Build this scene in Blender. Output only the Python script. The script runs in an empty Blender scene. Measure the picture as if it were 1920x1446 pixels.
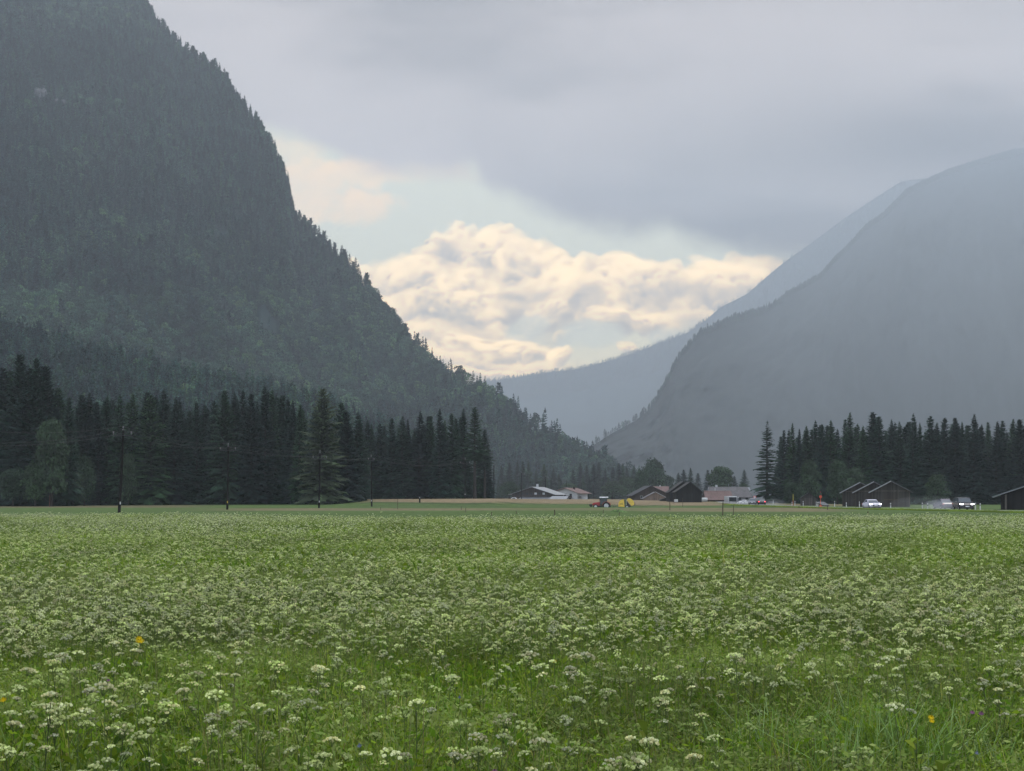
import bpy, math, random
import numpy as np
from mathutils import Vector, Matrix

random.seed(7)
RS = np.random.RandomState(11)
R = math.radians
F = 2667.0            # focal length in photo pixels (50 mm on a 36 mm sensor)
HZ = 935.0            # photo row of the horizon
CAMZ = 1.6
sc = bpy.context.scene
COL = sc.collection


def PX(px, d):
    return (px - 960.0) / F * d


def PZ(py, d):
    return CAMZ + (HZ - py) / F * d


# ------------------------------------------------------------------ noise
def _hash(ix, iy, s):
    n = np.sin(ix * 127.1 + iy * 311.7 + s * 74.7) * 43758.5453
    return n - np.floor(n)


def vnoise(x, y, s=0.0):
    x = np.asarray(x, float); y = np.asarray(y, float)
    ix = np.floor(x); iy = np.floor(y)
    fx = x - ix; fy = y - iy
    fx = fx * fx * (3 - 2 * fx); fy = fy * fy * (3 - 2 * fy)
    a = _hash(ix, iy, s); b = _hash(ix + 1, iy, s)
    c = _hash(ix, iy + 1, s); d = _hash(ix + 1, iy + 1, s)
    return (a * (1 - fx) + b * fx) * (1 - fy) + (c * (1 - fx) + d * fx) * fy


def fbm(x, y, s=0.0, o=4):
    t = 0.0; a = 0.5
    for k in range(o):
        t = t + a * vnoise(np.asarray(x) * 2 ** k, np.asarray(y) * 2 ** k, s + k * 3.1)
        a *= 0.5
    return t / (1 - 0.5 ** o)


def sstep(a, b, x):
    t = np.clip((np.asarray(x, float) - a) / (b - a), 0, 1)
    return t * t * (3 - 2 * t)


# ------------------------------------------------------------------ ground height
_AP = [-400, 0, 400, 640, 692, 930, 1100, 1300, 1450, 1700, 2300]
_AZ = [0.0, 0.0, 0.22, 0.36, 1.45, 1.60, 1.30, 0.68, 0.30, 0.0, 0.0]
_S0 = [300, 300, 250, 250, 250, 255, 350, 330, 300, 300, 300]
_S1 = [360, 360, 345, 345, 345, 350, 480, 420, 380, 360, 360]


def gz(x, y):
    x = np.asarray(x, float); y = np.asarray(y, float)
    p = 960 + F * x / np.maximum(y, 30.0)
    a = np.interp(p, _AP, _AZ); s0 = np.interp(p, _AP, _S0); s1 = np.interp(p, _AP, _S1)
    t = np.clip((y - s0) / (s1 - s0), 0, 1); t = t * t * (3 - 2 * t)
    z = a * t
    z = z - 1.0 * np.exp(-((y - 328) / 34.0) ** 2) * np.exp(-((p - 1152) / 62.0) ** 2)
    return z


def gzf(x, y):
    return float(gz(x, y))


# ------------------------------------------------------------------ object helpers
def tag(o, label=None, cat=None, group=None, kind=None):
    if label: o['label'] = label
    if cat: o['category'] = cat
    if group: o['group'] = group
    if kind: o['kind'] = kind
    return o


def link(o, parent=None):
    COL.objects.link(o)
    if parent is not None:
        o.parent = parent
    return o


def empty(name, loc, rz=0.0, scale=1.0):
    o = bpy.data.objects.new(name, None)
    o.empty_display_size = 0.3
    o.location = loc
    o.rotation_euler = (0, 0, rz)
    o.scale = (scale, scale, scale) if not isinstance(scale, tuple) else scale
    return link(o)


def copy_tree(src, loc, rz, scale=1.0, label=None):
    r = src.copy(); COL.objects.link(r)
    r.location = loc; r.rotation_euler = (0, 0, rz)
    r.scale = (scale, scale, scale) if not isinstance(scale, tuple) else scale
    if label: r['label'] = label
    for ch in list(src.children):
        c = ch.copy(); COL.objects.link(c); c.parent = r
        for g in list(ch.children):
            d = g.copy(); COL.objects.link(d); d.parent = c
    return r


class MB:
    """Collects boxes, tubes, lofts and plates into one mesh."""
    def __init__(s):
        s.v = []; s.f = []; s.m = []

    def add(s, vs, fs, mi=0):
        b = len(s.v)
        s.v += [tuple(v) for v in vs]
        s.f += [tuple(b + i for i in f) for f in fs]
        s.m += [mi] * len(fs)
        return s

    def box(s, x0, x1, y0, y1, z0, z1, mi=0):
        return s.add([(x0, y0, z0), (x1, y0, z0), (x1, y1, z0), (x0, y1, z0), (x0, y0, z1), (x1, y0, z1), (x1, y1, z1), (x0, y1, z1)],
                     [(0, 3, 2, 1), (4, 5, 6, 7), (0, 1, 5, 4), (1, 2, 6, 5), (2, 3, 7, 6), (3, 0, 4, 7)], mi)

    def tube(s, pts, rad, n=8, mi=0, caps=True):
        pts = [Vector(p) for p in pts]
        if not hasattr(rad, '__len__'): rad = [rad] * len(pts)
        vs = []; fs = []
        for i, p in enumerate(pts):
            t = (pts[min(i + 1, len(pts) - 1)] - pts[max(i - 1, 0)])
            t.normalize()
            up = Vector((0, 0, 1)) if abs(t.z) < 0.9 else Vector((1, 0, 0))
            a = t.cross(up); a.normalize(); b = t.cross(a)
            for k in range(n):
                an = 2 * math.pi * k / n
                vs.append(p + (a * math.cos(an) + b * math.sin(an)) * rad[i])
        for i in range(len(pts) - 1):
            for k in range(n):
                k2 = (k + 1) % n
                fs.append((i * n + k, i * n + k2, (i + 1) * n + k2, (i + 1) * n + k))
        if caps:
            fs.append(tuple(range(n))); fs.append(tuple((len(pts) - 1) * n + k for k in reversed(range(n))))
        return s.add(vs, fs, mi)

    def loft(s, secs, mi=0, caps=True):
        n = len(secs[0]); vs = [p for q in secs for p in q]; fs = []
        for i in range(len(secs) - 1):
            for k in range(n):
                k2 = (k + 1) % n
                fs.append((i * n + k, i * n + k2, (i + 1) * n + k2, (i + 1) * n + k))
        if caps:
            fs.append(tuple(reversed(range(n)))); fs.append(tuple((len(secs) - 1) * n + k for k in range(n)))
        return s.add(vs, fs, mi)

    def slab(s, quad, th, mi=0):
        q = [Vector(p) for p in quad]
        n = (q[1] - q[0]).cross(q[3] - q[0]); n.normalize()
        lo = [p - n * th for p in q]
        return s.add(q + lo, [(0, 1, 2, 3), (7, 6, 5, 4), (0, 4, 5, 1), (1, 5, 6, 2), (2, 6, 7, 3), (3, 7, 4, 0)], mi)

    def build(s, name, mats, parent=None, smooth=False, bevel=0.0):
        me = bpy.data.meshes.new(name)
        me.from_pydata(s.v, [], s.f)
        if not isinstance(mats, (list, tuple)): mats = [mats]
        for m in mats: me.materials.append(m)
        me.polygons.foreach_set('material_index', s.m)
        if smooth: me.polygons.foreach_set('use_smooth', [True] * len(me.polygons))
        me.validate(); me.update()
        o = bpy.data.objects.new(name, me)
        if bevel:
            b = o.modifiers.new('bevel', 'BEVEL'); b.width = bevel; b.segments = 2; b.limit_method = 'ANGLE'
        return link(o, parent)


class Soup:
    """Many separate quads with a colour each (leaves, needles, blades, florets)."""
    def __init__(s):
        s.q = []; s.c = []

    def add(s, q, c):
        q = np.asarray(q, np.float32).reshape(-1, 4, 3)
        c = np.asarray(c, np.float32)
        if c.ndim == 1: c = np.repeat(c[None], len(q), 0)
        s.q.append(q); s.c.append(c)

    def mesh(s, name, mat, smooth=False):
        q = np.concatenate(s.q); c = np.concatenate(s.c)
        n = len(q)
        me = bpy.data.meshes.new(name)
        me.vertices.add(n * 4); me.loops.add(n * 4); me.polygons.add(n)
        me.vertices.foreach_set('co', q.reshape(-1))
        me.loops.foreach_set('vertex_index', np.arange(n * 4, dtype=np.int32))
        me.polygons.foreach_set('loop_start', np.arange(0, n * 4, 4, dtype=np.int32))
        me.polygons.foreach_set('loop_total', np.full(n, 4, np.int32))
        at = me.attributes.new('col', 'FLOAT_COLOR', 'POINT')
        cc = np.ones((n, 4, 4), np.float32); cc[:, :, :3] = c[:, None, :]
        at.data.foreach_set('color', cc.reshape(-1))
        me.materials.append(mat)
        me.update()
        return me


def obj(name, me, parent=None):
    return link(bpy.data.objects.new(name, me), parent)


# ------------------------------------------------------------------ materials
class NT:
    def __init__(s, tree):
        s.t = tree; s.n = tree.nodes; s.l = tree.links

    def node(s, typ, **kw):
        nd = s.n.new(typ)
        for k, v in kw.items(): setattr(nd, k, v)
        return nd

    def put(s, sock, v):
        if isinstance(v, bpy.types.NodeSocket): s.l.new(v, sock)
        elif v is not None:
            if hasattr(sock.default_value, '__len__') and not hasattr(v, '__len__'): v = (v,) * len(sock.default_value)
            if hasattr(sock.default_value, '__len__') and len(sock.default_value) == 4 and len(v) == 3: v = (*v, 1)
            sock.default_value = v

    def math(s, op, a, b=None, c=None, clamp=False):
        nd = s.node('ShaderNodeMath', operation=op, use_clamp=clamp)
        s.put(nd.inputs[0], a); s.put(nd.inputs[1], b)
        if c is not None: s.put(nd.inputs[2], c)
        return nd.outputs[0]

    def mix(s, f, a, b, blend='MIX'):
        nd = s.node('ShaderNodeMix', data_type='RGBA', blend_type=blend)
        s.put(nd.inputs['Factor'], f)
        s.put([i for i in nd.inputs if i.name == 'A' and i.type == 'RGBA'][0], a)
        s.put([i for i in nd.inputs if i.name == 'B' and i.type == 'RGBA'][0], b)
        return [o for o in nd.outputs if o.type == 'RGBA'][0]

    def ramp(s, f, stops):
        nd = s.node('ShaderNodeValToRGB')
        e = nd.color_ramp.elements
        while len(e) < len(stops): e.new(0.5)
        for el, (p, c) in zip(e, stops):
            el.position = p; el.color = (*c, 1) if hasattr(c, '__len__') else (c, c, c, 1)
        s.put(nd.inputs[0], f)
        return nd.outputs[0]

    def noise(s, vec, scale, detail=3.0, rough=0.55, dist=0.0):
        nd = s.node('ShaderNodeTexNoise')
        if vec is not None: s.l.new(vec, nd.inputs['Vector'])
        nd.inputs['Scale'].default_value = scale; nd.inputs['Detail'].default_value = detail
        nd.inputs['Roughness'].default_value = rough; nd.inputs['Distortion'].default_value = dist
        return nd.outputs[0]

    def sm(s, x, a, b):
        nd = s.node('ShaderNodeMapRange', interpolation_type='SMOOTHSTEP')
        s.put(nd.inputs[0], x); nd.inputs[1].default_value = a; nd.inputs[2].default_value = b
        return nd.outputs[0]


def new_mat(name):
    m = bpy.data.materials.new(name); m.use_nodes = True
    t = NT(m.node_tree)
    b = m.node_tree.nodes['Principled BSDF']
    return m, t, b


def mat_plain(name, col, rough=0.6, spec=0.3, metal=0.0, var=0.25, scale=3.0, stretch=None):
    m, t, b = new_mat(name)
    tc = t.node('ShaderNodeTexCoord').outputs['Object']
    if stretch:
        mp = t.node('ShaderNodeMapping'); t.l.new(tc, mp.inputs[0]); mp.inputs['Scale'].default_value = stretch; tc = mp.outputs[0]
    n = t.noise(tc, scale, 4.0, 0.6)
    lo = tuple(c * (1 - var) for c in col); hi = tuple(min(1, c * (1 + var)) for c in col)
    c = t.ramp(n, [(0.3, lo), (0.7, hi)])
    t.l.new(c, b.inputs['Base Color'])
    b.inputs['Roughness'].default_value = rough; b.inputs['Specular IOR Level'].default_value = spec; b.inputs['Metallic'].default_value = metal
    return m


def mat_planks(name, col, w=0.22, var=0.4, rough=0.85, axis='X'):
    """Weathered vertical boards: each board its own tone, with thin dark gaps and streaks."""
    m, t, b = new_mat(name)
    tc = t.node('ShaderNodeTexCoord').outputs['Object']
    sx = t.node('ShaderNodeSeparateXYZ'); t.l.new(tc, sx.inputs[0])
    along = t.math('ADD', sx.outputs[0], t.math('MULTIPLY', sx.outputs[1], 1.0))
    k = t.math('DIVIDE', along, w)
    fl = t.math('FLOOR', k)
    wn = t.node('ShaderNodeTexWhiteNoise', noise_dimensions='1D'); t.l.new(fl, wn.inputs['W'])
    fr = t.math('SUBTRACT', k, fl)
    gap = t.math('LESS_THAN', fr, 0.09)
    mp = t.node('ShaderNodeMapping'); t.l.new(tc, mp.inputs[0]); mp.inputs['Scale'].default_value = (6, 6, 0.6)
    n = t.noise(mp.outputs[0], 2.0, 4.0)
    f = t.math('ADD', t.math('MULTIPLY', wn.outputs['Value'], 0.5), t.math('MULTIPLY', n, 0.5))
    lo = tuple(c * (1 - var) for c in col); hi = tuple(min(1, c * (1 + var)) for c in col)
    c = t.ramp(f, [(0.2, lo), (0.8, hi)])
    c = t.mix(gap, c, tuple(x * 0.3 for x in col))
    t.l.new(c, b.inputs['Base Color'])
    b.inputs['Roughness'].default_value = rough; b.inputs['Specular IOR Level'].default_value = 0.15
    return m


def mat_tiles(name, col, pitch=0.35, var=0.3, rough=0.8):
    m, t, b = new_mat(name)
    tc = t.node('ShaderNodeTexCoord').outputs['Object']
    br = t.node('ShaderNodeTexBrick'); t.l.new(tc, br.inputs['Vector'])
    br.inputs['Scale'].default_value = 1.0 / pitch
    n = t.noise(tc, 0.6, 5.0, 0.65)
    c = t.ramp(n, [(0.3, tuple(x * (1 - var) for x in col)), (0.7, tuple(min(1, x * (1 + var)) for x in col))])
    br.inputs['Mortar Size'].default_value = 0.03
    br.inputs['Color1'].default_value = (1, 1, 1, 1); br.inputs['Color2'].default_value = (0.8, 0.8, 0.8, 1); br.inputs['Mortar'].default_value = (0.5, 0.5, 0.5, 1)
    c = t.mix(1.0, c, br.outputs['Color'], 'MULTIPLY')
    t.l.new(c, b.inputs['Base Color'])
    b.inputs['Roughness'].default_value = rough; b.inputs['Specular IOR Level'].default_value = 0.25
    return m


def mat_emit(name, col, s):
    m, t, b = new_mat(name)
    b.inputs['Base Color'].default_value = (*col, 1)
    b.inputs['Emission Color'].default_value = (*col, 1); b.inputs['Emission Strength'].default_value = s
    return m


def mat_glass(name, col=(0.03, 0.035, 0.04)):
    m, t, b = new_mat(name)
    b.inputs['Base Color'].default_value = (*col, 1); b.inputs['Roughness'].default_value = 0.05; b.inputs['Specular IOR Level'].default_value = 0.8
    return m


def mat_veg(name, rand=0.3, trans=0.3, rough=0.75, spec=0.2, wide=None):
    """Foliage: each leaf's own colour, varied from plant to plant, partly translucent."""
    m, t, b = new_mat(name)
    at = t.node('ShaderNodeAttribute', attribute_name='col')
    oi = t.node('ShaderNodeObjectInfo')
    rv = oi.outputs['Random']
    if wide is None: wide = [(0.0, (1 - rand, 1 - rand, 1 - rand * .8)), (1.0, (1 + rand, 1 + rand, 1 + rand * .6))]
    k = t.ramp(rv, [(p, tuple(x / 2 for x in c)) for p, c in wide])
    c = t.mix(1.0, at.outputs['Color'], k, 'MULTIPLY')
    c = t.mix(1.0, c, (2, 2, 2), 'MULTIPLY')
    b.inputs['Roughness'].default_value = rough; b.inputs['Specular IOR Level'].default_value = spec
    t.l.new(c, b.inputs['Base Color'])
    if trans > 0:
        tr = t.node('ShaderNodeBsdfTranslucent'); t.l.new(c, tr.inputs['Color'])
        mx = t.node('ShaderNodeMixShader'); mx.inputs[0].default_value = trans
        out = [n for n in t.n if n.type == 'OUTPUT_MATERIAL'][0]
        t.l.new(b.outputs[0], mx.inputs[1]); t.l.new(tr.outputs[0], mx.inputs[2]); t.l.new(mx.outputs[0], out.inputs['Surface'])
    return m


M = {}
M['veg'] = mat_veg('meadow_plants', 0.32, 0.35, 0.85, 0.05)
M['needle'] = mat_veg('spruce_needles', 0.35, 0.12, .8, .12, wide=[(0.0, (.55, .6, .72)), (0.5, (.95, 1.0, 1.0)), (0.85, (1.4, 1.45, 1.1)), (1.0, (1.8, 1.8, 1.05))])
M['leaf'] = mat_veg('tree_leaves', 0.15, 0.25)
M['slope'] = mat_veg('slope_trees', 0.3, 0.1, wide=[(0.0, (0.4, 0.45, 0.5)), (0.45, (0.8, 0.85, 0.85)), (0.75, (1.3, 1.4, 1.25)), (0.92, (1.75, 1.85, 1.1)), (1.0, (1.9, 1.65, 1.0))])
M['bark'] = mat_plain('bark', (0.030, 0.026, 0.023), 0.9, 0.1, var=0.4, scale=4, stretch=(3, 3, 0.5))
M['pole'] = mat_plain('creosoted_wood', (0.008, 0.007, 0.006), 0.9, 0.1, var=0.4, stretch=(4, 4, 0.4))
M['greymetal'] = mat_plain('galvanised_metal', (0.05, 0.05, 0.053), 0.6, 0.3, 0.3)
M['porcelain'] = mat_plain('porcelain', (0.13, 0.13, 0.13), 0.3, 0.5, var=0.1)
M['whitepost'] = mat_plain('white_plastic', (0.42, 0.42, 0.41), 0.5, 0.4, var=0.12, scale=6)
M['blackband'] = mat_plain('black_band', (0.02, 0.02, 0.02), 0.5, 0.3)
M['oldwood'] = mat_plain('old_fence_wood', (0.07, 0.055, 0.04), 0.9, 0.1, var=0.4, stretch=(4, 4, 0.6))
M['redwood'] = mat_plain('red_brown_wood', (0.085, 0.038, 0.03), 0.85, 0.15, var=0.3)

# ------------------------------------------------------------------ camera
cam = bpy.data.cameras.new('camera')
cam.lens = 50.0; cam.sensor_width = 36.0; cam.sensor_fit = 'HORIZONTAL'
cam.lens = 36.0 * F / 1920.0
cam.shift_y = (HZ - 723.0) / 1920.0
cam.clip_start = 0.1; cam.clip_end = 60000
co = bpy.data.objects.new('camera', cam); COL.objects.link(co)
co.location = (0, 0, CAMZ); co.rotation_euler = (R(90), 0, 0)
sc.camera = co

# ------------------------------------------------------------------ world
WORLDK = 2.2
SUN_EL, SUN_AZ = 50.0, 25.0      # high, ahead and a little to the right, behind thin cloud
w = bpy.data.worlds.new('World'); sc.world = w; w.use_nodes = True
T = NT(w.node_tree)
for n in list(T.n): T.n.remove(n)
out = T.node('ShaderNodeOutputWorld'); bg = T.node('ShaderNodeBackground'); T.l.new(bg.outputs[0], out.inputs[0])
sky = T.node('ShaderNodeTexSky', sky_type='NISHITA'); sky.sun_disc = False
sky.sun_elevation = R(SUN_EL); sky.sun_rotation = R(SUN_AZ); sky.air_density = 1.2; sky.dust_density = 3.0; sky.altitude = 900
tc = T.node('ShaderNodeTexCoord').outputs['Generated']
sp = T.node('ShaderNodeSeparateXYZ'); T.l.new(tc, sp.inputs[0])
# bright thin overcast, lighter towards the zenith, tinted by the clear-sky model above the cloud
over = T.ramp(sp.outputs[2], [(0.0, (0.96, 1.0, 1.0)), (0.3, (0.80, 0.86, 0.94)), (1.0, (0.66, 0.68, 0.72))])
over = T.mix(1.0, over, (WORLDK, WORLDK * 1.03, WORLDK * 1.10), 'MULTIPLY')
skyc = T.mix(1.0, sky.outputs[0], (0.1, 0.1, 0.1), 'MULTIPLY')
T.l.new(T.mix(0.2, over, skyc), bg.inputs['Color']); bg.inputs['Strength'].default_value = 1.0

sun = bpy.data.lights.new('sun', 'SUN'); sun.energy = 1.5; sun.angle = R(14); sun.color = (1.0, 0.94, 0.82)
so = bpy.data.objects.new('sun', sun); COL.objects.link(so)
d = Vector((math.sin(R(SUN_AZ)) * math.cos(R(SUN_EL)), math.cos(R(SUN_AZ)) * math.cos(R(SUN_EL)), math.sin(R(SUN_EL))))
so.rotation_euler = d.to_track_quat('Z', 'Y').to_euler()

# ------------------------------------------------------------------ haze
HAZE = 1.0e-4
hz = MB().box(-4300, 4900, -300, 11600, -4, 2480)
hm = bpy.data.materials.new('valley_haze'); hm.use_nodes = True
ht = NT(hm.node_tree)
for n in list(ht.n): ht.n.remove(n)
ho = ht.node('ShaderNodeOutputMaterial'); pv = ht.node('ShaderNodeVolumePrincipled')
pv.inputs['Color'].default_value = (0.82, 0.885, 0.95, 1); pv.inputs['Density'].default_value = HAZE; pv.inputs['Anisotropy'].default_value = 0.0
ht.l.new(pv.outputs[0], ho.inputs['Volume'])
hazeo = hz.build('haze', hm); tag(hazeo, kind='stuff')
sc.cycles.volume_bounces = 1
sc.cycles.max_bounces = 6; sc.cycles.diffuse_bounces = 3; sc.cycles.transparent_max_bounces = 8
sc.cycles.use_denoising = True
try:
    sc.cycles.denoiser = 'OPENIMAGEDENOISE'
    sc.cycles.denoising_input_passes = 'RGB_ALBEDO_NORMAL'
except Exception:
    pass
#@@GROUND
sc.view_settings.view_transform = 'Standard'; sc.view_settings.look = 'None'
sc.view_settings.exposure = 0.0; sc.view_settings.gamma = 1.0
# ------------------------------------------------------------------ sky: the far cloud shell ahead, beyond the haze
def axis(lo, a, b, hi, fine, coarse):
    return np.concatenate([np.arange(lo, a, coarse), np.arange(a, b, fine), np.arange(b, hi + coarse, coarse)])


sx = axis(-1500, 200, 1800, 3400, 1.8, 40.0)
sy = axis(-1300, -14, 760, 1060, 1.8, 30.0)
PXs, PYs = np.meshgrid(sx, sy)
SX = (PXs - 960) / 1000.0; SY = (HZ - PYs) / 1000.0
A3 = lambda *c: np.array(c, float)
C_GAP_HI = A3(0.84, 0.82, 0.56)
C_GAP_LO = A3(1.25, 1.0, 0.52)
C_BRIGHT = A3(2.35, 1.62, 0.72)
C_SHADE = A3(0.50, 0.40, 0.30)
C_WARM = A3(1.5, 0.98, 0.48)
C_DECK = A3(0.52, 0.44, 0.41)
C_DECK_D = A3(0.07, 0.045, 0.035)


def lerp(a, b, t):
    return a + (b - a) * t[..., None]


# light grows with the depth of haze looked through, so the lower sky must be stronger to show
hk = 1.0
wx = SX + 0.05 * (fbm(SX * 6, SY * 6, 1.3, 3) - 0.5) + 0.010 * (fbm(SX * 42, SY * 42, 2.3, 3) - .5)
wy = SY + 0.05 * (fbm(SX * 6 + 9, SY * 6, 7.7, 3) - 0.5) + 0.010 * (fbm(SX * 42, SY * 42, 5.3, 3) - .5)
fine = fbm(SX * 15, SY * 17, 4.1, 6) - 0.5
fine2 = fbm(SX * 40, SY * 44, 8.1, 4) - 0.5
skyC = lerp(np.broadcast_to(C_GAP_LO, SX.shape + (3,)), np.broadcast_to(C_GAP_HI, SX.shape + (3,)), sstep(0.16, 0.40, SY + 0.05 * fine))
BILLOWS = [  # photo centre, radii, opacity : back to front
    (770, 322, 160, 34, 0.55, 'w'), (665, 325, 150, 34, 1.0, 'w'), (590, 372, 150, 40, 1.0, 'w'), (670, 385, 100, 34, 1.0, 'w'), (560, 335, 110, 44, 0.9, 'w'),
    (545, 285, 90, 40, 0.5, 'w'),
    (860, 695, 250, 34, 0.8, 'b'), (1420, 508, 120, 46, 0.85, 'b'), (1350, 530, 120, 56, 0.9, 'b'),
    (690, 560, 140, 92, 0.95, 'b'), (740, 610, 120, 84, 0.95, 'b'),
    (850, 478, 92, 64, 1, 'b'), (930, 480, 86, 62, 1, 'b'), (990, 505, 70, 60, 1, 'b'),
    (1060, 530, 66, 50, 0.9, 'b'), (1130, 535, 110, 62, 1, 'b'), (1215, 535, 100, 60, 1, 'b'), (1290, 550, 100, 62, 0.95, 'b'),
    (800, 532, 84, 56, 1, 'b'), (880, 560, 94, 70, 1, 'b'), (960, 575, 84, 66, 1, 'b'), (1040, 585, 84, 62, 0.95, 'b'),
    (1100, 560, 50, 40, 1, 'b'), (1150, 590, 78, 50, 1, 'b'), (1215, 606, 62, 34, 0.9, 'b'), (1300, 595, 70, 34, 0.6, 'b'),
    (760, 580, 78, 46, 1, 'b'), (820, 634, 94, 46, 1, 'b'), (900, 645, 88, 46, 1, 'b'), (955, 658, 70, 26, 1, 'b'),
    (1000, 662, 34, 16, 0.8, 'b'), (1046, 668, 26, 20, 0.9, 'b'), (1168, 655, 26, 17, 0.7, 'b'), (880, 695, 170, 24, 0.8, 'b'), (800, 684, 140, 36, 0.9, 'b'),
]
def paint(px, py, rx, ry, op, kd, soft, amp, lift=0.0, win=1.6, body=1.0):
    """One billow: bright where it faces the hidden sun (rim and crown), greyer in its belly."""
    i0, i1 = np.searchsorted(sx, [px - rx * win - 60, px + rx * win + 60]); j0, j1 = np.searchsorted(sy, [py - ry * win - 60, py + ry * win + 60])
    if i1 <= i0 or j1 <= j0: return
    W = (slice(j0, j1), slice(i0, i1))
    cx, cy = (px - 960) / 1000.0, (HZ - py) / 1000.0
    ux = (wx[W] - cx) * 1000.0 / rx; uy = (wy[W] - cy) * 1000.0 / ry
    ln = np.hypot(ux, uy); f1, f2 = fine[W], fine2[W]
    fld = 1 - ln + amp * f1 + amp * .5 * f2
    al = sstep(0.0, soft, fld) * op
    if kd == 'b': al = al * (1 - 0.55 * sstep(.1, .9, -uy) * body)      # bases melt away
    lit = 0.55 * uy + 0.30 * ln + 0.35 * f1 + 0.3 * f2 - 0.25 * ux + lift
    lit = sstep(-0.35, 0.75, lit)
    hi, lo = (C_WARM, 0.55 * C_WARM + 0.45 * C_GAP_HI) if kd == 'w' else (C_BRIGHT, C_SHADE)
    skyC[W] = lerp(skyC[W], lo + (hi - lo) * lit[..., None], al)


rsk = np.random.RandomState(8)
for (px, py, rx, ry, op, kd) in BILLOWS:
    paint(px, py, rx, ry, op, kd, 0.30 if kd == 'b' else 0.8, 0.5 if kd == 'b' else 1.1)
    if kd == 'b' and op > .65 and ry > 30:
        # cauliflower knobs, from the back of the billow to its front
        kn = []
        for k in range(int(8 + rx * ry / 260)):
            a_ = rsk.rand() * 6.28; q_ = math.sqrt(rsk.rand()) * .95
            kn.append((px + math.cos(a_) * q_ * rx * .92, py - math.sin(a_) * q_ * ry * .9, rsk.uniform(8, 30) * (1.15 - .4 * q_), math.sin(a_) * q_))
        kn.sort(key=lambda t: t[1])
        for (ex, ey, r_, v_) in kn:
            paint(ex, ey, r_ * rsk.uniform(1, 1.3), r_ * rsk.uniform(.85, 1.1), op * rsk.uniform(.35, .8), kd, 0.42, .4, 0.28 * v_ + rsk.uniform(-.18, .1), 1.6, .8)
# broad grey bellies inside the bank, then a few bright knobs in front of them
for (px, py, rx, ry, op) in [(829, 472, 46, 38, .75), (956, 519, 34, 24, .5), (990, 552, 66, 24, .55), (1088, 566, 42, 40, .7), (1205, 556, 72, 38, .6), (840, 596, 80, 26, .6), (890, 614, 60, 22, .5), (1265, 534, 60, 28, .5), (740, 540, 40, 20, .3), (1330, 545, 60, 30, .45)]:
    i0, i1 = np.searchsorted(sx, [px - rx * 2, px + rx * 2]); j0, j1 = np.searchsorted(sy, [py - ry * 2, py + ry * 2]); W = (slice(j0, j1), slice(i0, i1))
    ux = (wx[W] - (px - 960) / 1000.0) * 1000.0 / rx; uy = (wy[W] - (HZ - py) / 1000.0) * 1000.0 / ry
    skyC[W] = lerp(skyC[W], np.broadcast_to(C_SHADE * A3(.82, .86, .95), skyC[W].shape), sstep(-.1, .75, 1 - np.hypot(ux, uy) + .9 * fine[W] + .5 * fine2[W]) * op)
for (px, py, rx, ry, op) in [(981, 603, 52, 34, .75), (1110, 632, 70, 30, .8), (1250, 625, 70, 24, .6)]:
    i0, i1 = np.searchsorted(sx, [px - rx * 2, px + rx * 2]); j0, j1 = np.searchsorted(sy, [py - ry * 2, py + ry * 2]); W = (slice(j0, j1), slice(i0, i1))
    ux = (wx[W] - (px - 960) / 1000.0) * 1000.0 / rx; uy = (wy[W] - (HZ - py) / 1000.0) * 1000.0 / ry
    skyC[W] = lerp(skyC[W], np.broadcast_to(C_GAP_HI * A3(.95, .95, 1.02), skyC[W].shape), sstep(-.05, .5, 1 - np.hypot(ux, uy) + .8 * fine[W] + .4 * fine2[W]) * op)
for (px, py, rx, ry, op) in [(872, 640, 46, 20, .9), (930, 645, 52, 18, .9), (965, 655, 36, 14, .9), (1046, 667, 20, 16, .95), (1150, 600, 60, 16, .7), (1215, 600, 50, 16, .75), (1168, 656, 20, 11, .8), (880, 700, 150, 16, .7), (1030, 580, 30, 22, .6), (880, 560, 40, 26, .7), (790, 560, 40, 24, .7)]:
    paint(px, py, rx, ry, op, 'b', 0.3, .6, .1)
    for k in range(7): paint(px + rsk.uniform(-.8, .8) * rx, py - rsk.uniform(-.2, .9) * ry, rsk.uniform(.18, .4) * rx, rsk.uniform(.3, .55) * ry, op * .7, 'b', .3, .5, rsk.uniform(-.1, .2))
# the grey rain deck, its ragged lower edge following the gap
edge = np.array([(-1500, 180), (440, 240), (560, 268), (640, 300), (740, 318), (830, 316), (885, 306), (915, 345), (985, 385), (1040, 425), (1110, 440), (1180, 452), (1240, 438), (1310, 452), (1380, 472), (1470, 490), (1700, 560), (2400, 700), (3500, 800)], float)
w2x = SX + 0.10 * (fbm(SX * 4, SY * 4, 21, 5) - .5); w2y = SY + 0.085 * (fbm(SX * 5, SY * 8, 27, 6) - .5)
dd = w2y - (HZ - np.interp(w2x * 1000 + 960, edge[:, 0], edge[:, 1])) / 1000.0
deck_a = sstep(-0.02, 0.045, dd + 0.03 * fine)
n2 = fbm(SX * 1.5 + 4.2, SY * 4.2 + 1.3, 33, 5); n1 = fbm(SX * 2.6, SY * 5, 38, 5); n3 = fbm(SX * 0.9 + 2, SY * 7 + 1, 44, 4)
near_edge = 1 - sstep(0.0, 0.25, dd)
smudge = np.exp(-((PXs - 1800) / 420.0) ** 2 - ((PYs - 275) / 95.0) ** 2) * (0.75 + .5 * n3)
dark = np.clip(1.0 * smudge + near_edge * sstep(-0.2, 0.15, SX) * 0.7 + sstep(0.42, 0.7, n2) * 0.5 + 0.25 * sstep(.5, .75, n3), 0, 1)
deck = lerp(np.broadcast_to(C_DECK, SX.shape + (3,)), np.broadcast_to(C_DECK_D, SX.shape + (3,)), dark)
deck = deck * (1 + 0.28 * (n1 - 0.5))[..., None]
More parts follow.
